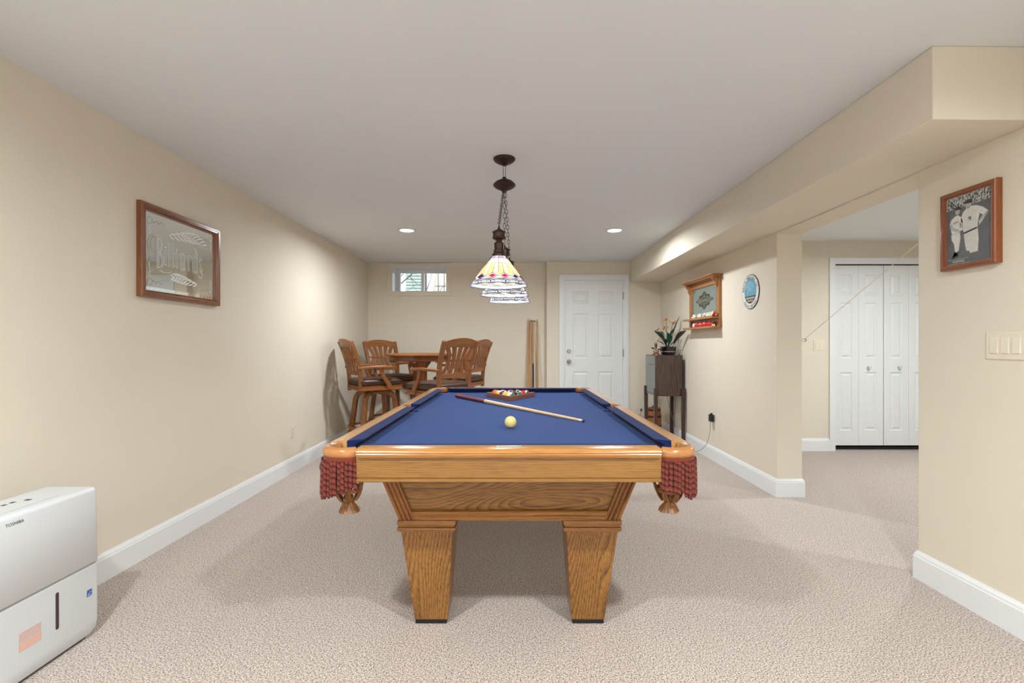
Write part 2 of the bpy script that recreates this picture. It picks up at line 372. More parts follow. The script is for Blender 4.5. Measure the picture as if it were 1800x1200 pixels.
b = B(); b.box(XL-0.15, -0.95, YN-0.15, YN, 0, CEIL).box(0.95, 5.6, YN-0.15, YN, 0, CEIL).box(-0.95, 0.95, YN-0.15, YN, 0, 0.75).box(-0.95, 0.95, YN-0.15, YN, 2.15, CEIL); struct(b.obj('wall_front', M['wall'], smooth=False))
b = B()
for (x0, x1) in ((-0.95, -0.89), (-0.03, 0.03), (0.89, 0.95)): b.box(x0, x1, YN-0.11, YN-0.05, 0.81, 2.09)
b.box(-0.95, 0.95, YN-0.11, YN-0.05, 0.75, 0.81).box(-0.95, 0.95, YN-0.11, YN-0.05, 2.09, 2.15); struct(b.obj('window_added_fill', M['trim'], smooth=False))  # unseen window, added to let fill light into the room
b = B(); b.prism([(SOF_X, 1.869, SOF_Z), (XR, 1.876, SOF_Z), (XR, YD, SOF_Z), (SOF_X, YD, SOF_Z)], (0, 0, CEIL-SOF_Z))
struct(b.obj('trim_1', M['wall'], bevel=0.004, smooth=False))
# side room seen through the opening
HY = 5.38
CX0, CX1, CZ = 3.552, 4.672, 2.064
b = B(); b.box(XW, CX0, HY, HY+0.12, 0, CEIL).box(CX1, 5.4, HY, HY+0.12, 0, CEIL).box(CX0, CX1, HY, HY+0.12, CZ, CEIL)
b.box(CX0-0.05, CX1+0.05, HY+0.5, HY+0.55, 0, CEIL)
struct(b.obj('wall_side_room_back', M['wall'], smooth=False))
b = B(); b.box(5.4, 5.55, YN, YB, 0, CEIL); struct(b.obj('wall_side_room_right', M['wall'], smooth=False))

def sweep(path, prof, name, m, bev=0.0015):
    b = B(); P = [Vector((p[0], p[1])) for p in path]; rings = []
    for i, p in enumerate(P):
        if i == 0: d = (P[1]-P[0]).normalized(); n = Vector((-d.y, d.x)); k = 1
        elif i == len(P)-1: d = (P[-1]-P[-2]).normalized(); n = Vector((-d.y, d.x)); k = 1
        else:
            d1 = (p-P[i-1]).normalized(); d2 = (P[i+1]-p).normalized(); n1 = Vector((-d1.y, d1.x)); n2 = Vector((-d2.y, d2.x))
            n = (n1+n2).normalized(); k = 1/max(n.dot(n1), 0.2)
        rings.append([(p.x+n.x*o*k, p.y+n.y*o*k, z) for o, z in prof])
    b.loft(rings); return struct(b.obj(name, m, angle=25))
BB = [(0, 0), (0.015, 0), (0.015, 0.112), (0.0125, 0.115), (0.0125, 0.120), (0.010, 0.128), (0.006, 0.133), (0.004, 0.140), (0, 0.140)]
sweep([(XL, YB), (XL, YN)], BB, 'baseboard_left', M['trim'])
sweep([(0.458, YB), (XL, YB)], BB, 'baseboard_back', M['trim'])
sweep([(DX0-0.08, YD), (0.458, YD), (0.458, YB)], BB, 'baseboard_back', M['trim'])
sweep([(XR, YD), (DX1+0.08, YD)], BB, 'baseboard_back', M['trim'])
sweep([(XW, OPF+1.0), (XW, OPF), (XR, OPF), (XR, YD)], BB, 'baseboard_right', M['trim'])
sweep([(XR, YN), (XR, OPN), (XW, OPN), (XW, YN)], BB, 'baseboard_right', M['trim'])
sweep([(CX0-0.065, HY), (XW, HY), (XW, OPF+1.0)], BB, 'baseboard_side_room', M['trim'])

def panel_face(b, x0, x1, z0, z1, yf, cols, rows, depth=0.009, t=0.035, s=-1):
    """door leaf: front face at y=yf looking to -y, with recessed-and-raised panels; t thick"""
    xs = sorted({x0, x1, *[c for q in cols for c in q]}); zs = sorted({z0, z1, *[c for q in rows for c in q]})
    for i in range(len(xs)-1):
        for j in range(len(zs)-1):
            a, c, d, e = xs[i], xs[i+1], zs[j], zs[j+1]
            if (a, c) in cols and (d, e) in rows:
                w_ = min(c-a, e-d); ins = [(0, 0), (0.010, depth), (0.020, depth), (min(0.045, w_*0.28), 0.001)]
                rings = [[(a+k, yf-s*dd, d+k), (c-k, yf-s*dd, d+k), (c-k, yf-s*dd, e-k), (a+k, yf-s*dd, e-k)] for k, dd in ins]
                b.loft(rings, caps=False); b.poly(rings[-1])
            else: b.poly([(a, yf, d), (c, yf, d), (c, yf, e), (a, yf, e)])
    b.box(x0, x1, yf+0.012, yf+t, z0, z1)
    for (a, c) in (((x0, z0), (x1, z0)), ((x1, z0), (x1, z1)), ((x1, z1), (x0, z1)), ((x0, z1), (x0, z0))):
        b.poly([(a[0], yf, a[1]), (c[0], yf, c[1]), (c[0], yf+0.013, c[1]), (a[0], yf+0.013, a[1])])
b = B()
px = lambda p: (p-902.5)*YD/856
cols = [(px(1007.6), px(1034.7)), (px(1052), px(1078.7))]
pz = lambda y: 1.17-(y-606)*YD/856
panel_face(b, DX0, DX1, 0.012, DZ, YD+0.02, cols, [(0.30, pz(653)), (pz(629.5), pz(551)), (pz(533), pz(511.5))])
door = struct(b.obj('door_1', M['door'], smooth=False, normals=False))
def knob(b, x, y, z, r=0.027):
    b.lathe([(0.001, 0.0), (r*1.15, 0.0), (r*1.15, -0.008), (r*0.4, -0.012), (r*0.4, -0.03), (r*0.8, -0.036), (r, -0.05), (r*0.75, -0.062), (0.001, -0.066)], (x, y, z), 20, axis='y')
b = B(); knob(b, px(1000.3), YD+0.02, pz(635)); b.obj('door_knob', M['metal'], door)
b = B(); b.lathe([(0.001, 0), (0.028, 0), (0.028, -0.012), (0.022, -0.02), (0.001, -0.02)], (px(1000.3), YD+0.02, pz(617)), 20, axis='y'); b.box(px(1000.3)-0.004, px(1000.3)+0.004, YD-0.015, YD+0.002, pz(617)-0.014, pz(617)+0.014)
b.obj('deadbolt', M['metal'], door)
for zz in (pz(519.5), pz(620), 0.25):
    b = B(); b.box(DX1+0.001, DX1+0.011, YD+0.002, YD+0.03, zz-0.05, zz+0.05); b.lathe([(0.006, -0.052), (0.006, 0.052)], (DX1+0.006, YD+0.002, zz), 10); b.obj('hinge', M['metal'], door)
b = B(); c0, c1 = DX0-0.012, DX1+0.012
def casing(b, x0, x1, z1, yf, w=0.062, t=0.016, z0=0.0):
    for (o, tt, w2) in ((0, t*0.6, w*0.36), (w*0.36, t, w)):       # two-step moulded casing
        b.box(x0-w2, x0-o, yf-tt, yf, z0, z1+w2); b.box(x1+o, x1+w2, yf-tt, yf, z0, z1+w2); b.box(x0-o, x1+o, yf-tt, yf, z1+o, z1+w2)
casing(b, c0, c1, DZ+0.012, YD)
b.box(c0, c0+0.010, YD, YD+0.12, 0, DZ+0.012); b.box(c1-0.010, c1, YD, YD+0.12, 0, DZ+0.012); b.box(c0, c1, YD, YD+0.12, DZ+0.003, DZ+0.012)
struct(b.obj('trim_2', M['trim'], smooth=False))
# closet folding doors in the side room
b = B(); casing(b, CX0, CX1, CZ, HY, w=0.066); struct(b.obj('trim_3', M['trim'], smooth=False))
for k in range(4):
    x0 = CX0+0.004+k*0.279; b = B(); yo = 0.03
    x1 = x0+(0.277 if k % 2 == 0 else 0.272)
    cx = (x0+x1)/2; panel_face(b, x0, x1, 0.055, CZ-0.012, HY+yo, [(cx-0.068, cx+0.068)], [(0.22, 0.865), (1.02, 1.64), (1.72, 1.95)], t=0.03)
    d = struct(b.obj('door_%d' % (k+2), M['door'], smooth=False, normals=False))
    if k in (1, 2):
        b = B(); b.lathe([(0.001, 0), (0.009, 0), (0.008, -0.016), (0.017, -0.024), (0.018, -0.032), (0.001, -0.038)], (x0+0.105 if k == 1 else x0+0.165, HY+yo, 0.925), 16, axis='y')
        b.obj('door_knob', M['white'], d)
b = B(); b.box(CX0, CX1, HY+0.02, HY+0.06, CZ-0.01, CZ).box(CX0+0.01, CX1, HY+0.07, HY+0.5, 0.002, 0.03); struct(b.obj('trim_4', M['black'], smooth=False))

# window
YW = 7.06
b = B(); fw = 0.035
b.box(WX0, WX1, YW, YW+0.06, WZ0, WZ0+0.02).box(WX0, WX1, YW, YW+0.06, WZ1-0.05, WZ1).box(WX0, WX0+0.055, YW, YW+0.06, WZ0+0.02, WZ1-0.05).box(WX1-0.02, WX1, YW, YW+0.06, WZ0+0.02, WZ1-0.05)
xm = -1.315
b.box(xm-0.02, xm+0.02, YW-0.01, YW+0.05, WZ0+0.02, WZ1-0.05)
win = struct(b.obj('window_1', M['trim'], bevel=0.002, smooth=False))
for (x0, x1) in ((WX0+0.055, xm-0.02), (xm+0.02, WX1-0.02)):
    b = B(); b.box(x0, x1, YW+0.03, YW+0.034, WZ0+0.02, WZ1-0.05); b.obj('window_pane', M['glass'], win, smooth=False)
b = B(); t = 0.004
b.box(WX0, WX0+t, YB, YW, WZ0, WZ1).box(WX1-t, WX1, YB, YW, WZ0, WZ1).box(WX0+t, WX1-t, YB, YW, WZ0, WZ0+t).box(WX0+t, WX1-t, YB, YW, WZ1-t, WZ1)
b.obj('window_reveal', M['trim'], win, smooth=False)
b = B()
for (x0, x1, z0, z1) in ((-1.762, WX0+0.004, 1.855, 2.308), (WX1-0.004, -0.863, 1.855, 2.308), (WX0, WX1, 1.855, WZ0), (WX0, WX1, WZ1, 2.308)):
    b.box(x0, x1, YB-0.014, YB, z0, z1)
struct(b.obj('trim_5', M['wall'], bevel=0.003, smooth=False))

# downlights
for i, (x, y) in enumerate(DOWNLIGHTS+SIDE_FILL_DOWNLIGHTS):
    lab = ['round recessed downlight in the ceiling on the left, lit', 'round recessed downlight in the ceiling on the right, lit', 'lit recessed downlight behind the viewer, left', 'lit recessed downlight behind the viewer, right', 'unseen recessed downlight added as fill at the front wall, left', 'unseen recessed downlight added as fill at the front wall, right', 'unseen recessed downlight added to brighten the side room', 'unseen recessed downlight added deep in the side room as fill'][i]
    t = thing('downlight', lab, 'ceiling light', (x, y, CEIL), group='recessed ceiling downlights')
    b = B(); b.lathe([(0.068, 0.0), (0.068, -0.006), (0.074, -0.010), (0.092, -0.006), (0.096, 0.0)], (0, 0, 0), 32, caps=False); b.obj('trim_ring', M['white'], t)
    b = B(); b.lathe([(0.07, -0.001), (0.07, -0.006), (0.001, -0.008)], (0, 0, 0), 32); b.obj('lens', M['lens'], t)

# ------------------------------------------------------------ pool table
CX, CY = -0.016, 2.92
T = thing('pool_table', 'oak pool table with blue cloth and rust rope fringes on its leather pockets', 'pool table', (CX, CY, 0))
RT, BED = 0.809, 0.773                    # rail top, bed
HX, HY2 = 0.559, 1.1175                   # nose half width / length
# slate bed with pocket cut-outs
def arc(cx, cy, r, a0, a1, n=10): return [(cx+r*math.cos(math.radians(a0+(a1-a0)*i/n)), cy+r*math.sin(math.radians(a0+(a1-a0)*i/n))) for i in range(n+1)]
ex, ey = 0.60, 1.16
out = []
out += arc(ex, 0, 0.048, -90, -270, 10)
out += arc(ex-0.005, ey-0.005, 0.066, -90, -180, 8)
out += arc(-ex+0.005, ey-0.005, 0.066, 0, -90, 8)
out += arc(-ex, 0, 0.048, 90, -90, 10)
out += arc(-ex+0.005, -ey+0.005, 0.066, 90, 0, 8)
out += arc(ex-0.005, -ey+0.005, 0.066, 180, 90, 8)
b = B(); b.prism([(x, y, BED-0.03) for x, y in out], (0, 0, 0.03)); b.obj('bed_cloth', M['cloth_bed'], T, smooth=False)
# cushions and rails
def cushion(p0, p1, inward, cut0, cut1):
    """cushion from p0 to p1 (2D points at the wood line); inward: unit vector; cuts shorten the nose"""
    p0 = Vector(p0); p1 = Vector(p1); d = (p1-p0).normalized(); n = Vector(inward); b = B(); rings = []
    prof = [(0.0, RT), (0.034, RT-0.001), (0.050, RT-0.002), (0.0525, RT-0.004), (0.050, RT-0.007), (0.028, RT-0.016), (0.012, BED+0.0005), (0.0, BED+0.0005)]
    for p, c, s_ in ((p0, cut0, 1), (p1, cut1, -1)):
        rings.append([(p.x+n.x*o+d.x*c*s_*o/0.05, p.y+n.y*o+d.y*c*s_*o/0.05, z) for o, z in prof])
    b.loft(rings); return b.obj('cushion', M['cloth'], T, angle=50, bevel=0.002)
wx, wy = 0.6115, 1.17
for sx in (-1, 1):
    cushion((sx*wx, -wy+0.085), (sx*wx, -0.062), (-sx, 0), 0.045, 0.016)
    cushion((sx*wx, 0.062), (sx*wx, wy-0.085), (-sx, 0), 0.016, 0.045)
for sy in (-1, 1): cushion((-wx+0.075, sy*wy), (wx-0.075, sy*wy), (0, -sy), 0.05, 0.05)
def rail(p0, p1, outward, m):
    p0 = Vector(p0); p1 = Vector(p1); n = Vector(outward); b = B()
    prof = [(0, RT-0.034), (0, RT+0.0005), (0.045, RT+0.0005), (0.056, RT-0.002), (0.063, RT-0.009), (0.064, RT-0.013), (0.060, RT-0.016), (0.062, RT-0.019), (0.060, RT-0.026), (0.052, RT-0.028), (0.05, RT-0.034)]
    b.loft([[(p.x+n.x*o, p.y+n.y*o, z) for o, z in prof] for p in (p0, p1)]); return b.obj('rail', m, T, angle=40)
for sx in (-1, 1):
    rail((sx*wx, -wy+0.085), (sx*wx, -0.052), (sx, 0), M['oak_rail_y']); rail((sx*wx, 0.052), (sx*wx, wy-0.085), (sx, 0), M['oak_rail_y'])
for sy in (-1, 1): rail((-0.53, sy*wy), (0.53, sy*wy), (0, sy), M['oak_rail'])
b = B(); b.box(-0.045, 0.045, -0.02, 0.02, 0, 0.0008)
np_ = b.obj('name_plate', M['metal'], T, loc=(0.0, -wy-0.024, RT+0.0005), smooth=False)
f = Flat().plane((0.0, -wy-0.024, RT+0.0014), (1, 0, 0), (0, 1, 0))
pts = [(-0.032+0.0032*i, 0.003*math.sin(i*1.7)+0.002*math.sin(i*0.9)) for i in range(21)]
f.stroke(pts, 0.0022, 0, 0); f.stroke([(-0.034, -0.008), (0.034, -0.008)], 0.0012, 0, 0)
f.obj('plate_script', M['slot'], np_, loc=(0.0, wy+0.024, -RT-0.0005), smooth=False, normals=False)
# aprons
AZ0, AZ1 = 0.689, 0.781
def apron(p0, p1, nrm, m):
    p0 = Vector(p0); p1 = Vector(p1); n = Vector(nrm); b = B()
    prof = [(-0.03, AZ0), (-0.03, AZ1), (0, AZ1), (0, AZ0+0.016), (-0.003, AZ0+0.013), (0.0025, AZ0+0.011), (0.003, AZ0+0.003), (0, AZ0)]
    b.loft([[(p.x+n.x*o, p.y+n.y*o, z) for o, z in prof] for p in (p0, p1)]); b.obj('apron', m, T, angle=30)
for sy in (-1, 1): apron((-0.535, sy*1.214), (0.535, sy*1.214), (0, sy), M['oak_x'])
for sx in (-1, 1): apron((sx*0.658, -1.07), (sx*0.658, 1.07), (sx, 0), M['oak_y'])
b = B(); b.box(-0.60, 0.60, -1.07, 1.07, 0.70, 0.7425); b.box(-0.52, 0.52, -1.17, 1.17, 0.70, 0.7425); b.obj('slate_support', M['oak_y'], T, smooth=False)
# sloping cabinet
ZB, ZT = 0.457, 0.70
hb, ht, lb, lt = 0.447, 0.523, 0.94, 1.016
b = B(); i_ = 0.012
b.hexa([(-hb+i_, -lb+i_, ZB), (hb-i_, -lb+i_, ZB), (hb-i_, lb-i_, ZB), (-hb+i_, lb-i_, ZB)], [(-ht+i_, -lt+i_, ZT), (ht-i_, -lt+i_, ZT), (ht-i_, lt-i_, ZT), (-ht+i_, lt-i_, ZT)])
cab = b.obj('cabinet_panel', M['oak_panel'], T, smooth=False)
def face_pt(side, u, v, o):
    """side: 0 near, 1 right, 2 far, 3 left; u across (-1..1 of half width plus metres), v 0..1 up, o outwards"""
    z = ZB+(ZT-ZB)*v; h_ = hb+(ht-hb)*v; l_ = lb+(lt-lb)*v
    if side == 0: return (u(h_), -l_-o, z)
    if side == 2: return (u(h_), l_+o, z)
    if side == 1: return (h_+o, u(l_), z)
    return (-h_-o, u(l_), z)
for side in range(4):
    for s_ in (-1, 1):                      # fluted corner boards
        b = B(); W_ = 0.062; prof = [(0, -0.012), (0, 0.002), (0.010, 0.004), (0.014, -0.002), (0.018, 0.003), (0.028, 0.003), (0.032, -0.002), (0.036, 0.003), (0.046, 0.003), (0.050, -0.002), (0.054, 0.003), (W_, 0.0), (W_, -0.012)]
        b.loft([[face_pt(side, (lambda h_, q=q: s_*(h_-q)), v, o) for q, o in prof] for v in (0, 1)])
        b.obj('corner_board', M['molding'], cab, angle=30)
    b = B(); prof = [(0.0, -0.012), (0.0, 0.003), (0.016, 0.003), (0.02, -0.001), (0.026, 0.003), (0.038, 0.002), (0.042, -0.004), (0.042, -0.012)]
    b.loft([[face_pt(side, (lambda h_, s_=s_: s_*(h_-0.062)), q/(ZT-ZB), o) for q, o in prof] for s_ in (-1, 1)])
    b.obj('bottom_moulding', M['molding_x'] if side in (0, 2) else M['molding_x'], cab, angle=30)
# legs
for sx in (-1, 1):
    for sy in (-1, 1):
        b = B(); q = lambda x0, x1, y0, y1, z: [(sx*x0, sy*y0, z), (sx*x1, sy*y0, z), (sx*x1, sy*y1, z), (sx*x0, sy*y1, z)]
        b.hexa(q(0.26, 0.398, 0.727, 0.877, 0.018), q(0.231, 0.443, 0.715, 0.935, 0.412))
        leg = b.obj('leg', M['oak_z'], T, bevel=0.003, smooth=False)
        b = B(); b.hexa(q(0.224, 0.450, 0.708, 0.942, 0.410), q(0.224, 0.450, 0.708, 0.942, 0.416)); b.hexa(q(0.219, 0.456, 0.703, 0.948, 0.416), q(0.219, 0.456, 0.703, 0.948, 0.428))
        b.hexa(q(0.226, 0.449, 0.710, 0.941, 0.428), q(0.222, 0.453, 0.706, 0.945, 0.440)); b.hexa(q(0.219, 0.456, 0.703, 0.948, 0.440), q(0.219, 0.456, 0.703, 0.948, ZB))
        b.obj('leg_collar', M['molding_x'], leg, bevel=0.002, smooth=False)
        b = B(); b.hexa(q(0.264, 0.396, 0.731, 0.875, 0.0), q(0.264, 0.396, 0.731, 0.875, 0.019)); b.obj('foot', M['foot'], leg, bevel=0.002, smooth=False)
# pockets
def rope(b, p0, p1, r=0.0052, bow=Vector((0, 0, 0)), mi=0, pitch=0.014):
    p0 = Vector(p0); p1 = Vector(p1); L_ = (p1-p0).length; n = max(int(L_/0.0022), 8); seg = 12; rings = []
    ph0 = rnd.uniform(0, 6.28); F = [p0.lerp(p1, i/n)+bow*math.sin(PI*i/n) for i in range(n+1)]
    for i, p in enumerate(F):
        fr = (F[min(i+1, n)]-F[max(i-1, 0)]).normalized(); a = fr.cross(Vector((0.3, 1, 0.1))).normalized(); c = fr.cross(a)
        tw = ph0-2*PI*i*L_/n/0.020; e = r*(1 if i < n-2 else 0.6)
        rings.append([p+(a*math.cos(2*PI*k/seg)+c*math.sin(2*PI*k/seg))*e*(0.88+0.11*math.cos(2*(2*PI*k/seg-tw))) for k in range(seg)])
    n0 = len(b.bm.faces); b.loft(rings, caps=False); b.bm.faces.ensure_lookup_table(); j = n0
    for i in range(n):                                # one ply coloured darker to paint the shade of the twist grooves
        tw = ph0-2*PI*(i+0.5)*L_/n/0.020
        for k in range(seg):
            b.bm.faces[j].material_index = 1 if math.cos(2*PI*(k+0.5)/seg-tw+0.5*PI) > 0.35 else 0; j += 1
def corner_pocket(sx, sy):
    cx, cy = sx*0.587, sy*1.140
    # angle measured so that 0 = towards the end rail seam, going round the corner to the side rail seam
    def ang(t):                                  # t 0..1
        a = math.radians(-128+t*172)
        return a
    pt = lambda t, r, z: (cx+sx*math.cos(ang(t))*r, cy-sy*math.sin(ang(t))*r, z)
    b = B(); n = 20; rings = []
    prof = [(0.058, RT-0.036), (0.056, RT-0.006), (0.060, RT-0.001), (0.070, RT+0.001), (0.082, RT-0.003), (0.088, RT-0.012), (0.089, RT-0.024), (0.085, RT-0.034), (0.078, RT-0.038)]
    for i in range(n+1): rings.append([pt(i/n, r, z) for r, z in prof])
    b.loft(rings); rim = b.obj('pocket_rim', M['leather'], T, angle=50)
    b = B(); rings = []
    for i in range(n+1): rings.append([pt(i/n, r, z) for r, z in ((0.081, RT-0.034), (0.086, RT-0.036), (0.086, RT-0.052), (0.081, RT-0.052))])
    b.loft(rings); fr = b.obj('pocket_fringe', M['rope'], T, angle=50)
    ns = 19
    for i in range(ns):
        t = 0.03+0.94*i/(ns-1); b = B(); ln = 0.112+0.026*math.sin(PI*min(1, (1-t)*1.3))+rnd.uniform(-0.008, 0.006)
        p0 = Vector(pt(t, 0.086, RT-0.045)); p1 = Vector(pt(t+rnd.uniform(-0.01, 0.01), 0.088+rnd.uniform(-0.004, 0.006), RT-0.045-ln))
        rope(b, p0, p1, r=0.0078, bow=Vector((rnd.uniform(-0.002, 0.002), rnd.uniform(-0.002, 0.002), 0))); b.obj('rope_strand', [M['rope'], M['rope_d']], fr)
    if sx < 0:
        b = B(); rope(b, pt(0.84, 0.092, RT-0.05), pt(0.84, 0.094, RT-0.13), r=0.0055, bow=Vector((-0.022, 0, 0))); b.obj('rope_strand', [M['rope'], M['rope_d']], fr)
    # leather net basket
    b = B()
    for k in range(6):
        a = 2*PI*k/6+0.3; pts = []
        for j in range(9):
            u = j/8; r = 0.068*math.cos(u*PI/2*0.92)**0.5; pts.append((cx+r*math.cos(a+u*0.7), cy+r*math.sin(a+u*0.7), RT-0.05-0.155*u))
        b.bar(pts, 0.017, 0.004, up=(math.cos(a), math.sin(a), 0.2))
        pts = []
        for j in range(9):
            u = j/8; r = 0.068*math.cos(u*PI/2*0.92)**0.5; pts.append((cx+r*math.cos(a-u*0.7), cy+r*math.sin(a-u*0.7), RT-0.05-0.155*u))
        b.bar(pts, 0.014, 0.004, up=(math.cos(a), math.sin(a), 0.2))
    for r, z in ((0.066, -0.05), (0.062, -0.115), (0.046, -0.165)):
        b.bar([(cx+r*math.cos(2*PI*k/20), cy+r*math.sin(2*PI*k/20), RT+z) for k in range(20)], 0.004, 0.014, closed=True)
    net = b.obj('pocket_net', M['leather_d'], T, angle=60)
    b = B(); z0 = RT-0.196
    b.lathe([(0.012, 0.012), (0.017, 0.006), (0.017, -0.004), (0.011, -0.01)], (cx, cy, z0), 12)
    for k in range(16):
        a = 2*PI*k/16; r1 = 0.036; b.bar([(cx+0.009*math.cos(a), cy+0.009*math.sin(a), z0-0.006), (cx+0.02*math.cos(a), cy+0.02*math.sin(a), z0-0.022), (cx+r1*math.cos(a)+sx*-0.004, cy+r1*math.sin(a), z0-0.048+rnd.uniform(-0.003, 0.003))], [0.004, 0.008, 0.0095], 0.003, up=(math.cos(a), math.sin(a), 0.1))
    b.obj('tassel', M['leather_d'], net, angle=60)
for sx in (-1, 1):
    for sy in (-1, 1): corner_pocket(sx, sy)
    cx = sx*0.615; b = B(); rings = []                      # side pocket
    for i in range(15):
        a = -PI/2+PI*i/14; rings.append([(cx+sx*math.cos(a)*r*0.62, math.sin(a)*r, z) for r, z in ((0.048, RT-0.04), (0.047, RT), (0.060, RT+0.002), (0.084, RT-0.004), (0.088, RT-0.02), (0.082, RT-0.038))])
    b.loft(rings); b.obj('pocket_rim', M['leather'], T, angle=50)
    b = B(); b.lathe([(0.05, RT-0.05), (0.052, RT-0.1), (0.03, RT-0.14), (0.002, RT-0.145)], (sx*0.605, 0, 0), 14, caps=False); b.obj('pocket_net', M['leather_d'], T)

# ------------------------------------------------------------ things on the table
b = B(); b.sphere((0, 0, 0.0286), 0.0286, 32, 20)
M['cueball'] = mat('cue_ball_ivory', srgb(232, 212, 132), 0.12, coat=0.5, noise=0.02)
tag(b.obj('cue_ball', M['cueball'], loc=(-0.014, 2.326, BED)), 'yellowed ivory cue ball standing alone on the blue cloth', 'ball')
RK = thing('triangle_rack', 'reddish wooden triangle rack holding fifteen balls at the far end of the blue cloth', 'ball rack', (-0.022, 3.42, BED))
def tri(k): h = 0.325-3*k; return [(0, 2*k), (0.1876-1.732*k, 0.325-k), (-0.1876+1.732*k, 0.325-k)]
b = B(); o_ = tri(0); i__ = tri(0.0125)
for k in range(3):
    a, c, d, e = o_[k], o_[(k+1) % 3], i__[(k+1) % 3], i__[k]
    b.prism([(a[0], a[1], 0.001), (c[0], c[1], 0.001), (d[0], d[1], 0.001), (e[0], e[1], 0.001)], (0, 0, 0.034))
b.obj('rack_frame', M['triwood'], RK, bevel=0.002, smooth=False)
BC = {'yellow': (238, 186, 60), 'blue': (30, 50, 130), 'red': (196, 30, 40), 'purple': (70, 40, 96), 'orange': (226, 120, 50), 'green': (16, 110, 84), 'maroon': (120, 26, 40), 'black': (18, 18, 20)}
for k, c in BC.items(): M['ball_'+k] = mat('ball_'+k, srgb(*c), 0.1, coat=0.5)
M['ball_white'] = mat('ball_cream', srgb(238, 226, 198), 0.1, coat=0.5)
def ball(name, color, stripe, loc, rot, label, group, r=0.0285):
    b = B(); b.sphere((0, 0, 0), r, 24, 16)
    for f_ in b.bm.faces:
        c = f_.calc_center_median().normalized()
        white = c.x > 0.93 or c.x < -0.93
        if stripe and abs(c.z) > 0.60: white = True
        f_.material_index = 1 if white else 0
    return tag(b.obj(name, [M['ball_'+color], M['ball_white']], loc=loc, rot=rot), label, 'ball', group)
order = [('green', 1), ('yellow', 0), ('black', 0), ('purple', 1), ('red', 1), ('green', 0), ('yellow', 1), ('blue', 1), ('maroon', 0), ('red', 0), ('orange', 0), ('orange', 1), ('blue', 0), ('maroon', 1), ('purple', 0)]
pos = ['at the near point', 'left of two in the second row', 'right of two in the second row', 'left in the third row', 'in the middle of the third row', 'right in the third row', 'first from the left in the fourth row', 'second from the left in the fourth row', 'third from the left in the fourth row', 'last on the right in the fourth row', 'at the far left corner', 'second from the left in the back row', 'in the middle of the back row', 'fourth from the left in the back row', 'at the far right corner']
k = 0
for r_ in range(5):
    for c_ in range(r_+1):
        col, st = order[k]
        ball('pool_ball', col, st, (-0.022+(c_-r_/2)*0.0572, 3.42+0.084+r_*0.0497, BED+0.0285), (rnd.uniform(0, 6), rnd.uniform(-1, 1), rnd.uniform(0, 6)),
             '%s %s pool ball %s of the triangle rack' % ('striped' if st else 'solid', col, pos[k]), 'pool balls in the triangle rack'); k += 1
def cue(name, p0, p1, label, segs, rad=(0.0145, 0.0065), group=None, cat='cue'):
    p0 = Vector(p0); p1 = Vector(p1); L_ = (p1-p0).length; q = (p1-p0).to_track_quat('Z', 'Y')
    t = bpy.data.objects.new(name, None); COL.objects.link(t); t.location = p0; t.rotation_mode = 'QUATERNION'; t.rotation_quaternion = q; tag(t, label, cat, group)
    for (nm, a, c, m_) in segs:
        b = B(); n = 4; b.lathe([(0.001, a*L_)]+[(rad[0]+(rad[1]-rad[0])*(a+(c-a)*i/n), (a+(c-a)*i/n)*L_) for i in range(n+1)]+[(0.001, c*L_)], (0, 0, 0), 16); b.obj(nm, M[m_], t)
    return t
cue('pool_cue', (-0.428, 3.668, BED+0.0165), (0.362, 2.492, BED+0.0075), 'two tone pool cue with maroon butt lying across the blue cloth',
    [('butt', 0.0, 0.30, 'cuered'), ('shaft', 0.30, 0.975, 'cuepale'), ('ferrule', 0.975, 0.992, 'white'), ('tip', 0.992, 1.0, 'slot')], rad=(0.0155, 0.0068))
# cues leaning on the back wall
for i, (x0, x1, lab) in enumerate(((0.190, 0.207, 'pale wooden cue leaning on back wall, leftmost of the upright cues'), (0.228, 0.238, 'pale wooden cue leaning on back wall, second from the left'), (0.340, 0.334, 'pale wooden cue leaning on back wall nearest the white door'))):
    cue('house_cue', (x0, 6.70, 0.0), (x1, 6.795, 1.535), lab, [('butt', 0, 0.3, 'cuewood'), ('shaft', 0.3, 0.985, 'cuewood'), ('ferrule', 0.985, 1.0, 'white')], rad=(0.016, 0.0075), group='upright cues by the back wall')
t = cue('bridge_stick', (0.270, 6.70, 0.0), (0.276, 6.785, 1.52), 'bridge stick with black grip and black head leaning among the cues', [('grip', 0, 0.60, 'black'), ('shaft', 0.60, 0.99, 'cuewood')], rad=(0.013, 0.0095), cat='bridge stick')
b = B()
for a in range(5):
    an = PI*a/4; b.bar([(0, 0, 1.50), (0.03*math.cos(an), 0, 1.505+0.012*math.sin(an))], 0.005, 0.008, up=(0, 1, 0))
b.box(-0.03, 0.03, -0.004, 0.004, 1.495, 1.503); b.obj('bridge_head', M['black'], t, smooth=False)

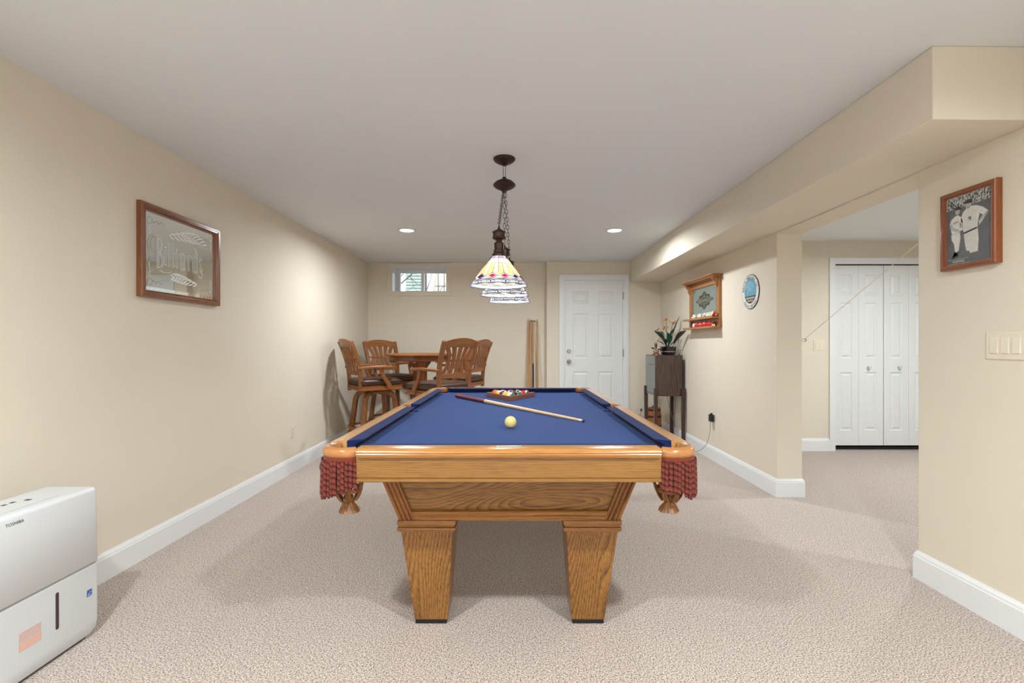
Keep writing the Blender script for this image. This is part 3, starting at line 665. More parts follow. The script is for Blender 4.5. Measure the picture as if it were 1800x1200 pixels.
# ------------------------------------------------------------ pendant billiard light
PL = thing('pendant_light', 'bronze billiard pendant with three stained glass shades hanging over the pool table', 'pendant light', (-0.056, 3.0, CEIL))
b = B(); b.lathe([(0.066, 0), (0.068, -0.006), (0.062, -0.016), (0.045, -0.028), (0.022, -0.036), (0.014, -0.044), (0.001, -0.046)], (0, 0, 0), 28); b.obj('canopy', M['bronze'], PL)
def link(b, c, d, ln=0.020, wd=0.0075, r=0.0016, turn=0):
    d = Vector(d).normalized(); a = d.cross(Vector((0, 1, 0.01))).normalized(); e = d.cross(a)
    s_ = a*math.cos(turn)+e*math.sin(turn); pts = []
    for k in range(16):
        th = 2*PI*k/16; pts.append(Vector(c)+s_*wd*math.cos(th)+d*(ln/2-wd)*(1 if math.sin(th) > 0.01 else -1 if math.sin(th) < -0.01 else 0)+d*wd*math.sin(th))
    b.tube(pts, r, 6, closed=True, up=tuple(s_.cross(d)))
def chain(name, p0, p1, ln=0.028, wd=0.0075, sag=0.0):
    p0 = Vector(p0); p1 = Vector(p1); L_ = (p1-p0).length; n = max(int(L_/(ln-0.005)), 1); b = B()
    for i in range(n):
        t_ = (i+0.5)/n; c = p0.lerp(p1, t_)-Vector((0, 0, sag*4*t_*(1-t_)))
        link(b, c, p1-p0, L_/n+0.005, wd, turn=(i % 2)*PI/2)
    return b.obj(name, M['bronze'], PL)
chain('chain', (0, 0, -0.044), (0, 0, -0.118), 0.045)
b = B(); b.lathe([(0.001, -0.112), (0.010, -0.116), (0.014, -0.126), (0.030, -0.133), (0.052, -0.144), (0.066, -0.158), (0.070, -0.165), (0.066, -0.172), (0.050, -0.184), (0.028, -0.194), (0.016, -0.2), (0.012, -0.21), (0.001, -0.212)], (0, 0, 0), 28); b.obj('hanging_hub', M['bronze'], PL)
SH = [(-0.019, -0.47), (0.002, 0.0), (0.028, 0.45)]
ZP = 1.785-CEIL
chain('chain', (-0.006, -0.01, -0.208), (SH[0][0], SH[0][1], ZP+0.005), 0.030, sag=0.0)
chain('chain', (0.0, 0.0, -0.21), (SH[1][0], SH[1][1], ZP+0.005), 0.036)
chain('chain', (0.006, 0.01, -0.208), (SH[2][0], SH[2][1], ZP+0.005), 0.036)
b = B(); z_ = 1.706-CEIL
b.tube([(SH[0][0], SH[0][1], z_), (SH[1][0], 0, z_), (SH[2][0], SH[2][1], z_)], 0.008, 10)
for (y0, y1) in ((-0.42, -0.06), (0.06, 0.40)):                # scroll arms
    pts = [(SH[1][0]+0.006, y0+(y1-y0)*i/12, z_-0.02-0.022*math.cos(2*PI*i/12)) for i in range(13)]
    b.tube(pts, 0.004, 6)
b.obj('support_bar', M['bronze'], PL)
def shade(ox, oy):
    z0 = -CEIL
    b = B(); c = (ox, oy, 0)
    b.lathe([(0.001, 1.790+z0), (0.005, 1.785+z0), (0.006, 1.775+z0), (0.018, 1.766+z0), (0.034, 1.758+z0), (0.037, 1.754+z0), (0.033, 1.750+z0), (0.033, 1.730+z0), (0.036, 1.727+z0), (0.034, 1.722+z0), (0.016, 1.712+z0), (0.014, 1.706+z0), (0.024, 1.700+z0), (0.026, 1.694+z0), (0.025, 1.664+z0), (0.029, 1.660+z0), (0.029, 1.650+z0), (0.036, 1.640+z0), (0.036, 1.628+z0), (0.001, 1.626+z0)], c, 22)
    b.obj('shade_fitter', M['bronze'], PL, angle=25)
    n = 24; prof = [(0.034, 1.632), (0.046, 1.615), (0.068, 1.586), (0.112, 1.530), (0.131, 1.500), (0.137, 1.493), (0.150, 1.473)]
    g = B(); P = lambda k, row, e=0.0: Vector((ox+(prof[row][0]+e)*math.cos(2*PI*k/n), oy+(prof[row][0]+e)*math.sin(2*PI*k/n), prof[row][1]+z0))
    def at(k, fr, row, e=0.0):
        r = prof[row][0]+(prof[row+1][0]-prof[row][0])*fr+e; z = prof[row][1]+(prof[row+1][1]-prof[row][1])*fr+z0
        return Vector((ox+r*math.cos(2*PI*k/n), oy+r*math.sin(2*PI*k/n), z))
    mi = lambda s_: GLK.index(s_)
    for k in range(0, n, 2):
        g.poly([P(k, 0), P(k, 1), P(k+1, 1), P(k+2, 1), P(k+2, 0)], mi('lav' if (k//2) % 2 else 'rose'))
        g.poly([P(k, 1), P(k, 2), P(k+1, 2), P(k+2, 2), P(k+2, 1), P(k+1, 1)], mi('white'))
        jc = ['navy', 'purple', 'navy', 'red', 'navy', 'purple', 'navy', 'purple', 'red', 'red', 'navy', 'purple'][k//2]
        # peacock eye: surround, jewel
        A, Bq, C, D = at(k, 0, 3), at(k+2, 0, 3), at(k+2, 1, 3), at(k, 1, 3); m = at(k+1, 0.5, 3)
        t_, r_, u_, l_ = at(k+1, 0, 3), at(k+2, .55, 3), at(k+1, 1, 3), at(k, .55, 3)
        for tri_, cc in (((A, l_, t_), 'amber'), ((t_, r_, Bq), 'yellow'), ((l_, D, u_), 'white'), ((u_, C, r_), 'white')): g.poly(tri_, mi(cc))
        i4 = [m+(q-m)*0.62 for q in (t_, r_, u_, l_)]
        o4 = [t_, r_, u_, l_]
        for q in range(4): g.poly([o4[q], o4[(q+1) % 4], i4[(q+1) % 4], i4[q]], mi('lilac' if q < 2 else 'purple' if jc == 'purple' else 'pale'))
        g.poly(i4, mi(jc))
        for h_ in (0, 1): g.poly([P(k+h_, 4), P(k+h_+1, 4), P(k+h_+1, 5), P(k+h_, 5)], mi('white' if h_ else 'greeny'))
        # skirt with scalloped lower edge
        pts = [P(k, 5), P(k+1, 5), P(k+2, 5)]+[at(k+2-2*j/6, 0.72+0.28*math.sin(PI*j/6), 5) for j in range(7)]
        g.poly(pts, mi('pale'))
        for e in (0.0008, -0.0008):
            c0 = at(k+1, 0.42, 5, e); uu = (at(k+1.2, .42, 5)-at(k+1, .42, 5)).normalized(); vv = (at(k+1, .7, 5)-at(k+1, .42, 5)).normalized()
            g.poly([c0+uu*0.0042*math.cos(2*PI*j/8)+vv*0.0048*math.sin(2*PI*j/8) for j in range(8)], mi('black'))
    for k in range(n):
        g.poly([P(k, 2), P(k, 3), P(k+1, 3), P(k+1, 2)], mi('yellow' if k % 2 else 'amber'))
    s_ = g.obj('glass_shade', [GL[q] for q in GLK], PL, smooth=False, normals=False)
    l = B(); w_ = 0.0015
    for k in range(n):
        l.tube([P(k, 2, .0005), P(k, 3, .0005)], w_, 4)
        if k % 2 == 0:
            l.tube([P(k, 0, .0005), P(k, 2, .0005)], w_, 4); l.tube([at(k+1, 0.0, 3, .001), at(k, .55, 3, .001), at(k+1, 1, 3, .001), at(k+2, .55, 3, .001)], w_, 4, closed=True)
            l.tube([at(k+1, 0, 5, .001), at(k+1.6, .3, 5, .001), at(k+1.6, .6, 5, .001), at(k+1, .8, 5, .001), at(k+.4, .6, 5, .001), at(k+.4, .3, 5, .001)], w_*0.7, 4, closed=True)
            l.tube([at(k+2-2*j/6, 0.72+0.28*math.sin(PI*j/6), 5) for j in range(7)], w_*1.1, 4)
    for row in (1, 2, 4, 5): l.tube([P(k, row, .0005) for k in range(n)], w_, 4, closed=True)
    l.obj('leading', M['black'], s_)
    b = B(); b.sphere((ox, oy, 1.57+z0), 0.022, 14, 10, sc=(1, 1, 1.3)); b.obj('bulb', M['lens'], PL)
    li = bpy.data.lights.new('bulb_light', 'POINT'); li.energy = BULB_POWER; li.color = (1, 0.94, 0.86); li.shadow_soft_size = 0.03
    lo = bpy.data.objects.new('bulb_light', li); COL.objects.link(lo); lo.location = (PL.location.x+ox, PL.location.y+oy, 1.535)
for s_ in SH: shade(*s_)

# ------------------------------------------------------------ counter stools and pub table
def bez(p, n=10):
    out = []
    for i in range(n+1):
        t = i/n; a = [Vector(q) for q in p]
        while len(a) > 1: a = [a[j].lerp(a[j+1], t) for j in range(len(a)-1)]
        out.append(a[0])
    return out
def make_stool():
    S = thing('bar_stool', 'x', 'bar stool')
    # seat
    b = B(); rings = []
    def sq(x0, x1, hy, z, r=0.06, k=0): 
        pts = []
        for (cx, cy, a0) in ((x1-r, hy-r, 0), (x0+r, hy-r, 90), (x0+r, -hy+r, 180), (x1-r, -hy+r, 270)):
            for j in range(5): a = math.radians(a0+90*j/4); pts.append((cx+r*math.cos(a), cy+r*math.sin(a), z))
        return pts
    b.loft([sq(-.215, .215, .215, .725), sq(-.235, .235, .235, .735), sq(-.24, .24, .24, .765), sq(-.23, .23, .23, .788), sq(-.2, .2, .2, .802, .05), sq(-.1, .1, .1, .808, .03)])
    cu = b.obj('seat_cushion', M['cushion'], S, angle=60)
    b = B(); b.tube([Vector(p) for p in sq(-.242, .242, .242, .775)], 0.005, 6, closed=True); b.obj('piping', M['cushion'], cu)
    b = B(); b.loft([sq(-.235, .235, .235, .675), sq(-.25, .25, .25, .682), sq(-.25, .25, .25, .700), sq(-.24, .24, .24, .704), sq(-.243, .243, .243, .722), sq(-.235, .235, .235, .726)]); b.obj('seat_frame', M['chair_x'], S, angle=40)
    b = B(); b.lathe([(0.09, .655), (0.09, .676), (0.001, .676)], (0, 0, 0), 24); b.obj('swivel_plate', M['black'], S)
    # legs
    for sx in (-1, 1):
        for sy in (-1, 1):
            b = B(); pts = bez([(sx*.04, sy*.04, .64), (sx*.13, sy*.13, .65), (sx*.165, sy*.165, .63), (sx*.17, sy*.17, .52)], 8)+[Vector((sx*(.17+.055*i/6), sy*(.17+.055*i/6), .52-.52*i/6)) for i in range(1, 7)]
            b.bar(pts, 0.046, 0.05, up=(sx*0.7, sy*0.7, 0.15)); b.obj('leg', M['chair'], S, bevel=0.005)
    b = B(); b.bar([(0.275*math.cos(2*PI*k/32), 0.275*math.sin(2*PI*k/32), .27) for k in range(32)], 0.045, 0.022, closed=True); b.obj('foot_ring', M['chair_x'], S, angle=50)
    b = B(); b.box(-.10, .10, -.10, .10, .628, .656); b.obj('swivel_block', M['chair_x'], S, bevel=0.004, smooth=False)
    # back
    lean = lambda z: -0.225-(z-0.68)*0.21+0.035*math.sin((z-0.68)/0.54*PI)
    for sy in (-1, 1):
        b = B(); pts = [(lean(z), sy*(.195+.025*(z-.68)/.54), z) for z in [.66+.061*i for i in range(10)]]
        b.bar(pts, [0.042]*10, [0.036]*10, up=(1, 0, 0)); b.obj('back_post', M['chair'], S, bevel=0.004)
    def board(zf0, zf1, hy, th, name, n=12, xo=0.0):
        b = B(); rings = []
        for i in range(n+1):
            y = -hy+2*hy*i/n; u = 1-(y/hy)**2; z0, z1 = zf0(u), zf1(u); cv = -0.018*u+xo
            rings.append([(lean(z0)+cv-th/2, y, z0), (lean(z0)+cv+th/2, y, z0), (lean(z1)+cv+th/2, y, z1), (lean(z1)+cv-th/2, y, z1)])
        b.loft(rings); b.obj(name, M['chair_y'], S, bevel=0.003)
    board(lambda u: 1.142+0.006*u, lambda u: 1.205+0.033*u, 0.208, 0.024, 'crest_rail')
    board(lambda u: 0.845, lambda u: 0.895, 0.196, 0.022, 'lower_rail')
    board(lambda u: 1.005, lambda u: 1.025, 0.196, 0.012, 'cross_rail', xo=0.006)
    for k in range(5):
        y0 = (k-2)*0.078; b = B(); rings = []; n = 12
        for i in range(n+1):
            t_ = i/n; z = 0.89+0.262*t_; pinch = math.sin(PI*t_); y = y0*(1.08-0.34*pinch)+(0.0 if k != 2 else 0); w_ = 0.053-0.010*pinch
            u = 1-(y/0.2)**2; x = lean(z)-0.018*u
            rings.append([(x-.006, y-w_/2, z), (x+.006, y-w_/2, z), (x+.006, y+w_/2, z), (x-.006, y+w_/2, z)])
        b.loft(rings); b.obj('slat', M['chair'], S, angle=50)
    for sy in (-1, 1):
        b = B(); ya = sy*0.235
        pts = bez([(-.265, sy*.212, .922), (-.14, sy*.235, .930), (0.0, sy*.265, .945), (.10, sy*.258, .925)], 10)
        b.bar(pts, [.034, .036, .04, .044, .048, .054, .06, .064, .064, .06, .05], 0.028); arm = b.obj('armrest', M['chair_x'], S, bevel=0.006)
        b = B(); pts = bez([(-.02, sy*.255, .92), (-.01, sy*.255, .85), (.0, sy*.252, .78), (.09, sy*.25, .77), (.07, sy*.25, .685)], 12)
        b.bar(pts, 0.028, [.05, .046, .043, .041, .040, .040, .041, .043, .047, .05, .052, .052, .05], up=(1, 0, 0)); b.obj('arm_support', M['chair'], arm, bevel=0.004)
    return S
proto = make_stool()
STOOLS = [(-1.80, 5.30, 35, 'brown wooden bar stool nearest the left wall, seen from its side'), (-1.725, 6.34, -45, 'brown wooden bar stool in the room corner beyond the pub table'),
          (-0.53, 4.75, 141, 'brown wooden bar stool with its slatted back to the viewer, nearest the pool table'), (-0.39, 5.85, 158, 'brown wooden bar stool half hidden behind the nearest one')]
for i, (x, y, a, lab) in enumerate(STOOLS):       # x, y is the top of the back, a the way it faces
    o = proto if i == 0 else copy_tree(proto)
    ar = math.radians(a); o.location = (x+0.30*math.cos(ar), y+0.30*math.sin(ar), 0); o.rotation_euler = (0, 0, ar)
    tag(o, lab, 'bar stool', 'slat back bar stools round the pub table')
PT = thing('pub_table', 'tall octagonal wooden game table standing between the bar stools', 'table', (-1.085, 5.65, 0))
def octo(r, z, n=8): return [(r*math.cos(2*PI*(k)/n-PI/2), r*math.sin(2*PI*k/n-PI/2), z) for k in range(n)]
b = B(); b.loft([octo(.375, 1.040), octo(.395, 1.044), octo(.402, 1.055), octo(.400, 1.066), octo(.39, 1.072), octo(.33, 1.072), octo(.325, 1.066)]); b.obj('tabletop', M['chair_x'], PT, angle=30)
b = B(); b.loft([octo(.345, .985), octo(.36, .99), octo(.36, 1.0), octo(.352, 1.003), octo(.352, 1.03), octo(.37, 1.040)])
ap = b.obj('apron', M['frame'], PT, angle=30)
for k in range(8):
    a = 2*PI*k/8-PI/2; b = B(); b.lathe([(0.001, 0), (0.022, 0), (0.018, 0.012), (0.022, 0.02), (0.001, 0.022)], (0.335*math.cos(a), .335*math.sin(a), .972), 12); b.obj('corner_bracket', M['chair'], PT)
b = B(); b.loft([octo(.07, .10), octo(.09, .2), octo(.095, .28), octo(.083, .30), octo(.083, .90), octo(.10, .93), octo(.14, .985)]); b.obj('pedestal', M['chair'], PT, angle=30)
for k in range(4):
    a = PI/2*k+PI/4; b = B(); b.bar([(0.05*math.cos(a), .05*math.sin(a), .16), (.15*math.cos(a), .15*math.sin(a), .12), (.23*math.cos(a), .23*math.sin(a), .03)], 0.06, [.12, .08, .055]); b.obj('foot', M['chair'], PT, bevel=0.005)

# ------------------------------------------------------------ left wall: etched mirror, outlet
MY0, MY1, MZ0, MZ1 = 2.625, 3.33, 1.434, 1.953
MR = thing('etched_mirror', 'brown framed mirror with frosted script and feathers on the left wall', 'mirror', (XL, (MY0+MY1)/2, MZ0))
ly = (MY1-MY0)/2; lz = MZ1-MZ0
def frame_rect(b, hw, h, prof, P):
    """prof: (inset, out) section swept round a rectangle u in [-hw,hw], v in [0,h]; P(u,v,o)->xyz"""
    rings = []
    for (cu, cv, du, dv) in ((-hw, 0, 1, 1), (hw, 0, -1, 1), (hw, h, -1, -1), (-hw, h, 1, -1)):
        rings.append([P(cu+du*i, cv+dv*i, o) for i, o in prof])
    b.loft(rings, closed=True)
b = B(); frame_rect(b, ly, lz, [(0, 0.001), (0, 0.026), (0.006, 0.033), (0.022, 0.034), (0.024, 0.029), (0.028, 0.029), (0.032, 0.024), (0.036, 0.026), (0.040, 0.016), (0.040, 0.001)], lambda u, v, o: (o, u, v))
b.obj('frame', M['frame'], MR, angle=25)
b = B(); iw, ih, bv = ly-0.038, lz, 0.022
z0, z1 = 0.038, lz-0.038
q0 = [(0.010, -iw, z0), (0.010, iw, z0), (0.010, iw, z1), (0.010, -iw, z1)]; q1 = [(0.0125, -iw+bv, z0+bv), (0.0125, iw-bv, z0+bv), (0.0125, iw-bv, z1-bv), (0.0125, -iw+bv, z1-bv)]
b.loft([q0, q1], caps=False); b.poly(q1); gl = b.obj('mirror_glass', M['mirror'], MR, smooth=False)
f = Flat().plane((0.0132, 0, lz/2), (0, 1, 0), (0, 0, 1))
def black_stem(u, v0, v1, w_=0.013):                # outlined gothic stroke with slanted ends
    f.stroke([(u-w_/2, v0+.006), (u-w_/2, v1-.004)], 0.0026, 0, 0); f.stroke([(u+w_/2, v0+.004), (u+w_/2, v1-.008)], 0.0026, 0, 0)
    f.stroke([(u-w_*.9, v1-.010), (u, v1+.004), (u+w_*.6, v1-.006)], 0.0028, 0, 0); f.stroke([(u-w_*.6, v0+.006), (u, v0-.005), (u+w_, v0+.008)], 0.0028, 0, 0)
    f.stroke([(u, v0+.004), (u, v1-.004)], 0.0016, 1, 0)
lo_y, x_y, hi_y = -0.062, 0.028, 0.072
for u, a, c in ((-0.150, lo_y, x_y), (-0.118, lo_y, hi_y), (-0.086, lo_y, hi_y+.006), (-0.054, lo_y, x_y), (-0.016, lo_y, x_y), (0.010, lo_y, x_y), (0.050, lo_y, x_y), (0.098, lo_y, x_y), (0.128, lo_y, hi_y-.006)): black_stem(u, a, c)
for u in (-0.150, -0.054): f.shape([(u-.006, .044), (u, .052), (u+.006, .044), (u, .036)], 0, 0)
for u in (-0.003, 0.113): f.stroke([(u-.012, x_y), (u, x_y+.008), (u+.012, x_y)], .003, 0, 0); f.stroke([(u-.012, lo_y), (u, lo_y-.006), (u+.012, lo_y)], .003, 0, 0)
f.stroke([(0.052, x_y-.006), (0.066, x_y+.006), (0.080, x_y-.004), (0.074, x_y-.016)], .003, 0, 0); f.stroke([(0.128, hi_y), (0.105, hi_y+.014)], .003, 0, 0)
f.stroke([(0.182, x_y-.006), (0.166, x_y+.006), (0.156, x_y-.016), (0.172, -.02), (0.186, -.036), (0.174, lo_y), (0.156, lo_y+.012)], .0032, 0, 0)
f.stroke([(-0.215, -.085), (-0.215, .085)], .0028, 0, 0); f.stroke([(-0.203, -.08), (-0.203, .08)], .0028, 0, 0); f.stroke([(-0.227, -.08), (-0.227, .08)], .0022, 1, 0)
def curl(cu, cv, a, b_, t0, t1, w_, mi): f.stroke([(cu+a*math.cos(t0+(t1-t0)*i/16), cv+b_*math.sin(t0+(t1-t0)*i/16)) for i in range(17)], w_, mi, 0)
for a in (0.040, 0.030): curl(-0.212, 0.050, a, a*1.15, 2.9, -1.35, .003, 0); curl(-0.205, -0.045, a, a*1.25, 1.5, -1.9, .003, 0)
curl(-0.245, 0.045, 0.022, 0.034, 0.6, 4.6, .003, 1); curl(-0.250, -0.06, 0.028, 0.045, 1.6, 5.2, .0032, 0); curl(-0.232, -0.075, 0.028, 0.035, 2.4, 5.6, .003, 1); curl(-0.15, -0.085, 0.05, 0.02, 3.4, 6.0, .003, 0)
def feather(u0, v0, u1, v1, curve, n=9, ln=0.055):
    pts = [(u0+(u1-u0)*i/n, v0+(v1-v0)*i/n+curve*math.sin(PI*i/n)) for i in range(n+1)]
    f.stroke(pts, 0.004, 0, 0)
    for i in range(1, n+1):
        l_ = ln*math.sin(PI*(i+1)/(n+3)); u, v = pts[i]; d = 1 if u1 > u0 else -1
        for s_ in (1, -1):
            f.stroke([(u, v), (u-d*l_*0.7, v+s_*l_*0.35), (u-d*l_*1.25, v+s_*l_*0.45)], [0.003, 0.009, 0.002], 0, 1)
f.stroke([(0.16, -0.03), (0.19, -0.07), (0.17, -0.095), (0.145, -0.08)], 0.005, 0, 0)
f.stroke([(-0.28, 0.0), (-0.29, 0.05), (-0.26, 0.09), (-0.22, 0.085)], 0.004, 1, 0); f.stroke([(-0.27, -0.03), (-0.29, -0.08), (-0.25, -0.11), (-0.18, -0.085), (-0.10, -0.09)], 0.004, 1, 0)
f.obj('script_etching', [M['etch'], M['etch_d']], gl, smooth=False, normals=False)
f = Flat().plane((0.0132, 0, lz/2), (0, 1, 0), (0, 0, 1))
feather(0.22, 0.105, -0.12, 0.12, 0.035, 10, 0.075); f.obj('feather_etching', [M['etch'], M['etch_d']], gl, smooth=False, normals=False)
f = Flat().plane((0.0132, 0, lz/2), (0, 1, 0), (0, 0, 1))
feather(-0.10, -0.125, 0.13, -0.14, 0.01, 8, 0.06)
f.obj('feather_etching', [M['etch'], M['etch_d']], gl, smooth=False, normals=False)
f = Flat().plane((0.0132, 0, lz/2), (0, 1, 0), (0, 0, 1))
for (cu, cv) in ((-0.27, 0.17), (0.27, 0.17), (0.27, -0.17), (-0.27, -0.17)):
    f = Flat().plane((0.0132, 0, lz/2), (0, 1, 0), (0, 0, 1))
    f.ring(cu, cv, 0.018, 0.018, 0.003, 1, 0, 16); f.ring(cu, cv, 0.009, 0.009, 0.003, 0, 0, 12)
    sx_, sz_ = -1 if cu > 0 else 1, -1 if cv > 0 else 1
    f.stroke([(cu+sx_*(0.02+0.008*i), cv+0.008*math.sin(i*1.3)*sz_) for i in range(11)], 0.003, 1, 0); f.stroke([(cu+0.006*math.sin(i*1.3)*sx_, cv+sz_*(0.02+0.007*i)) for i in range(9)], 0.003, 0, 0)
    f.obj('corner_etching', [M['etch'], M['etch_d']], gl, smooth=False, normals=False)


def outlet(name, loc, rz, label, w_=0.070, group=None):
    t = thing(name, label, 'outlet', loc, rz, group)      # local: face towards -y
    b = B(); b.box(-w_/2, w_/2, -0.005, 0, -0.0575, 0.0575); b.obj('cover_plate', M['almond'], t, bevel=0.002, smooth=False)
    for dz in (-0.02, 0.02):
        b = B(); b.lathe([(0.001, -0.0052), (0.016, -0.0052), (0.017, -0.008), (0.001, -0.008)], (0, 0, dz), 20, axis='y'); r = b.obj('receptacle', M['almond'], t)
        b = B(); b.box(-0.007, -0.005, -0.0086, -0.008, dz-0.001, dz+0.007).box(0.005, 0.007, -0.0086, -0.008, dz-0.001, dz+0.006).box(-0.002, 0.002, -0.0086, -0.008, dz-0.009, dz-0.005); b.obj('slot', M['slot'], r, smooth=False)
    return t
outlet('wall_outlet', (XL, 4.48, 0.374), PI/2, 'cream wall outlet low on the left wall')
outlet('wall_outlet', (XR, 4.95, 0.41), -PI/2, 'cream wall outlet behind the black power adapter on the right wall')
def switch(name, loc, rz, gangs, label):
    t = thing(name, label, 'light switch', loc, rz); w_ = 0.071+0.046*(gangs-1)
    b = B(); b.box(-w_/2, w_/2, -0.005, 0, -0.0585, 0.0585); p = b.obj('cover_plate', M['almond'], t, bevel=0.002, smooth=False)
    for g in range(gangs):
        cx = (g-(gangs-1)/2)*0.046
        b = B(); b.hexa([(cx-.0165, -.004, -.033), (cx+.0165, -.004, -.033), (cx+.0165, -.0085, -.033), (cx-.0165, -.0085, -.033)][::-1], [(cx-.0165, -.004, .033), (cx+.0165, -.004, .033), (cx+.0165, -.006, .033), (cx-.0165, -.006, .033)][::-1])
        b.obj('rocker', M['almond'], t, bevel=0.001, smooth=False)
        for dz in (-0.047, 0.047):
            b = B(); b.lathe([(0.001, -0.005), (0.003, -0.005), (0.003, -0.0062), (0.001, -0.0065)], (cx, 0, dz), 8, axis='y'); b.obj('screw', M['almond'], p)
switch('wall_switch', (XR, 2.088-0.0815, 1.168), -PI/2, 3, 'three gang rocker switch plate on the near right wall below the framed photo')
switch('wall_switch', (3.373, HY, 1.168), 0, 2, 'two gang switch plate beside the closet in the side room')

# ------------------------------------------------------------ right wall: framed photo
PY0, PY1, PZ0, PZ1 = 2.02, 2.285, 1.512, 1.866
FP = thing('framed_photo', 'cherry framed black and white photo of two baseball players on the right wall', 'framed photo', (XR, (PY0+PY1)/2, PZ0))
hw = (PY1-PY0)/2; hh = PZ1-PZ0
P_ = lambda u, v, o: (-o, -u, v)             # u runs to the viewer's right (towards -y)
b = B(); frame_rect(b, hw, hh, [(0, 0.001), (0, 0.024), (0.003, 0.030), (0.006, 0.032), (0.016, 0.032), (0.021, 0.029), (0.023, 0.02), (0.023, 0.001)], P_)
b.obj('frame', M['frame2'], FP, angle=35)
f = Flat().plane((-0.018, 0, hh/2), (0, -1, 0), (0, 0, 1))
W2, H2 = hw-0.022, hh/2-0.022
f.shape([(-W2, -H2), (W2, -H2), (W2, H2), (-W2, H2)], 3, 0)
f.shape([(-W2+.002, -H2+.002), (W2-.002, -H2+.002), (W2-.002, H2-.002), (-W2+.002, H2-.002)], 0, 1)
f.shape([(-W2+.002, H2*0.62), (W2-.002, H2*0.66), (W2-.002, H2-.002), (-W2+.002, H2-.002)], 4, 2)
for k in range(230):
    u = rnd.uniform(-W2+.006, W2-.006); v = rnd.uniform(H2*0.66, H2-.008); f.ell(u, v, .0028, .0034, rnd.choice([1, 1, 3, 3, 3]), 3, 8)
# left player (standing, one knee forward) and right player (hand on hip)
def pl(pts, mi, lay): f.shape(pts, mi, lay)
S_ = 0.001
def sp(L_): return [(a*S_, c*S_) for a, c in L_]
pl(sp([(-80, -15), (-92, 32), (-84, 52), (-62, 66), (-48, 66), (-34, 54), (-26, 30), (-36, 24), (-42, 38), (-40, -12)]), 3, 4)          # jersey
pl(sp([(-92, 30), (-86, 8), (-60, -8), (-38, -10), (-34, -2), (-56, 6), (-74, 18), (-80, 32)]), 2, 5)                                    # arm
pl(sp([(-36, 24), (-27, 28), (-24, 2), (-36, -8), (-42, 0)]), 2, 5)
pl(sp([(-84, -16), (-40, -14), (-38, -40), (-46, -92), (-66, -94), (-70, -60), (-82, -40)]), 3, 4)                                       # breeches
pl(sp([(-66, -94), (-46, -92), (-48, -112), (-70, -116), (-80, -122), (-82, -130), (-60, -124), (-46, -118)]), 1, 5)
pl(sp([(-64, -92), (-47, -90), (-47, -97), (-65, -99)]), 3, 6)
f.ell(-0.052, 0.084, 0.012, 0.016, 2, 5, 16); pl(sp([(-67, 92), (-64, 104), (-50, 107), (-39, 102), (-36, 94), (-30, 90), (-42, 90)]), 1, 6)
pl(sp([(-30, 6), (-36, 48), (-26, 72), (-6, 90), (14, 92), (38, 88), (66, 74), (92, 50), (62, 12), (46, -2), (52, 10), (66, 40), (52, 50), (44, 14), (42, -12), (-20, -24)]), 3, 4)
pl(sp([(46, 16), (50, 8), (84, 38), (93, 50), (88, 54), (62, 34)]), 2, 5)
pl(sp([(-22, -22), (44, -12), (48, -60), (44, -112), (8, -114), (4, -104), (-10, -100), (-18, -60)]), 3, 4)
pl(sp([(-24, -18), (40, -6), (42, -13), (-22, -26)]), 1, 6)
for x_ in (-18, -8, 2, 12, 22, 32): pl(sp([(x_, -26), (x_+.8, -26), (x_+4, -108), (x_+3.2, -108)]), 2, 6); pl(sp([(x_, -16), (x_+.8, -16), (x_+4, 80), (x_+3.2, 80)]), 2, 6)
f.ell(0.0, 0.100, 0.014, 0.018, 2, 5, 16); pl(sp([(-20, 104), (-14, 120), (4, 125), (16, 118), (17, 106), (8, 106), (-14, 108)]), 1, 6)
for (u, v) in ((-0.055, 0.083), (-0.048, 0.083), (-0.006, 0.099), (0.005, 0.100)): f.ell(u, v, .0014, .001, 1, 7, 6)
f.stroke([(-0.055, 0.075), (-0.048, 0.075)], 0.0014, 1, 7); f.stroke([(-0.005, 0.090), (0.004, 0.090)], 0.0014, 1, 7)
f.text('SOX', -0.060, 0.036, 0.026, 0.010, 1, 7, rot=0.1); f.text('N', 0.006, 0.040, 0.011, 0.015, 1, 7); f.text('Y', 0.010, 0.038, 0.011, 0.018, 1, 8)
f.ell(-0.034, 0.0, 0.009, 0.006, 3, 7, 10)
for (v, a, c) in ((-0.131, -0.10, 0.0), (-0.139, -0.078, -0.02), (-0.144, -0.078, -0.02), (-0.152, -0.10, -0.05), (-0.152, -0.035, 0.0)):
    u = a
    while u < c: f.stroke([(u, v), (u+0.004, v)], 0.0024 if v in (-0.139, -0.144) else 0.0014, 3, 5); u += 0.0056
f.obj('photo_print', [M['pgrey'], M['pgrey2'], M['pskin'], M['pgrey3'], M['crowd']], FP, smooth=False, normals=False)

# round sign on the far part of the right wall
SG = thing('round_sign', 'round brewing company sign with blue wave on the right wall', 'sign', (XR, 4.16, 1.624))
R_ = 0.148
b = B(); b.lathe([(R_, 0), (R_, -0.006), (0.001, -0.006)], (0, 0, 0), 48, axis='x'); b.obj('sign_disc', M['pblack'], SG)
f = Flat().plane((-0.0065, 0, 0), (0, -1, 0), (0, 0, 1))
f.ell(0, 0, R_*0.965, R_*0.965, 0, 1, 48)
f.ell(0, 0.008, R_*0.70, R_*0.72, 3, 2, 40)
for k in range(6):
    r = R_*(0.66-0.10*k); f.stroke([(-0.01-r*0.3*(k > 2)+r*math.cos(a_), -0.01+r*math.sin(a_)*0.95) for a_ in [PI*(1.12-1.0*i/12) for i in range(13)]], 0.005, 4, 3)
for k in range(7): f.stroke([(-0.085+0.026*k, -0.045), (-0.075+0.026*k, -0.005), (-0.07+0.022*k, 0.03+0.006*(k % 3))], 0.0035, 4, 3)
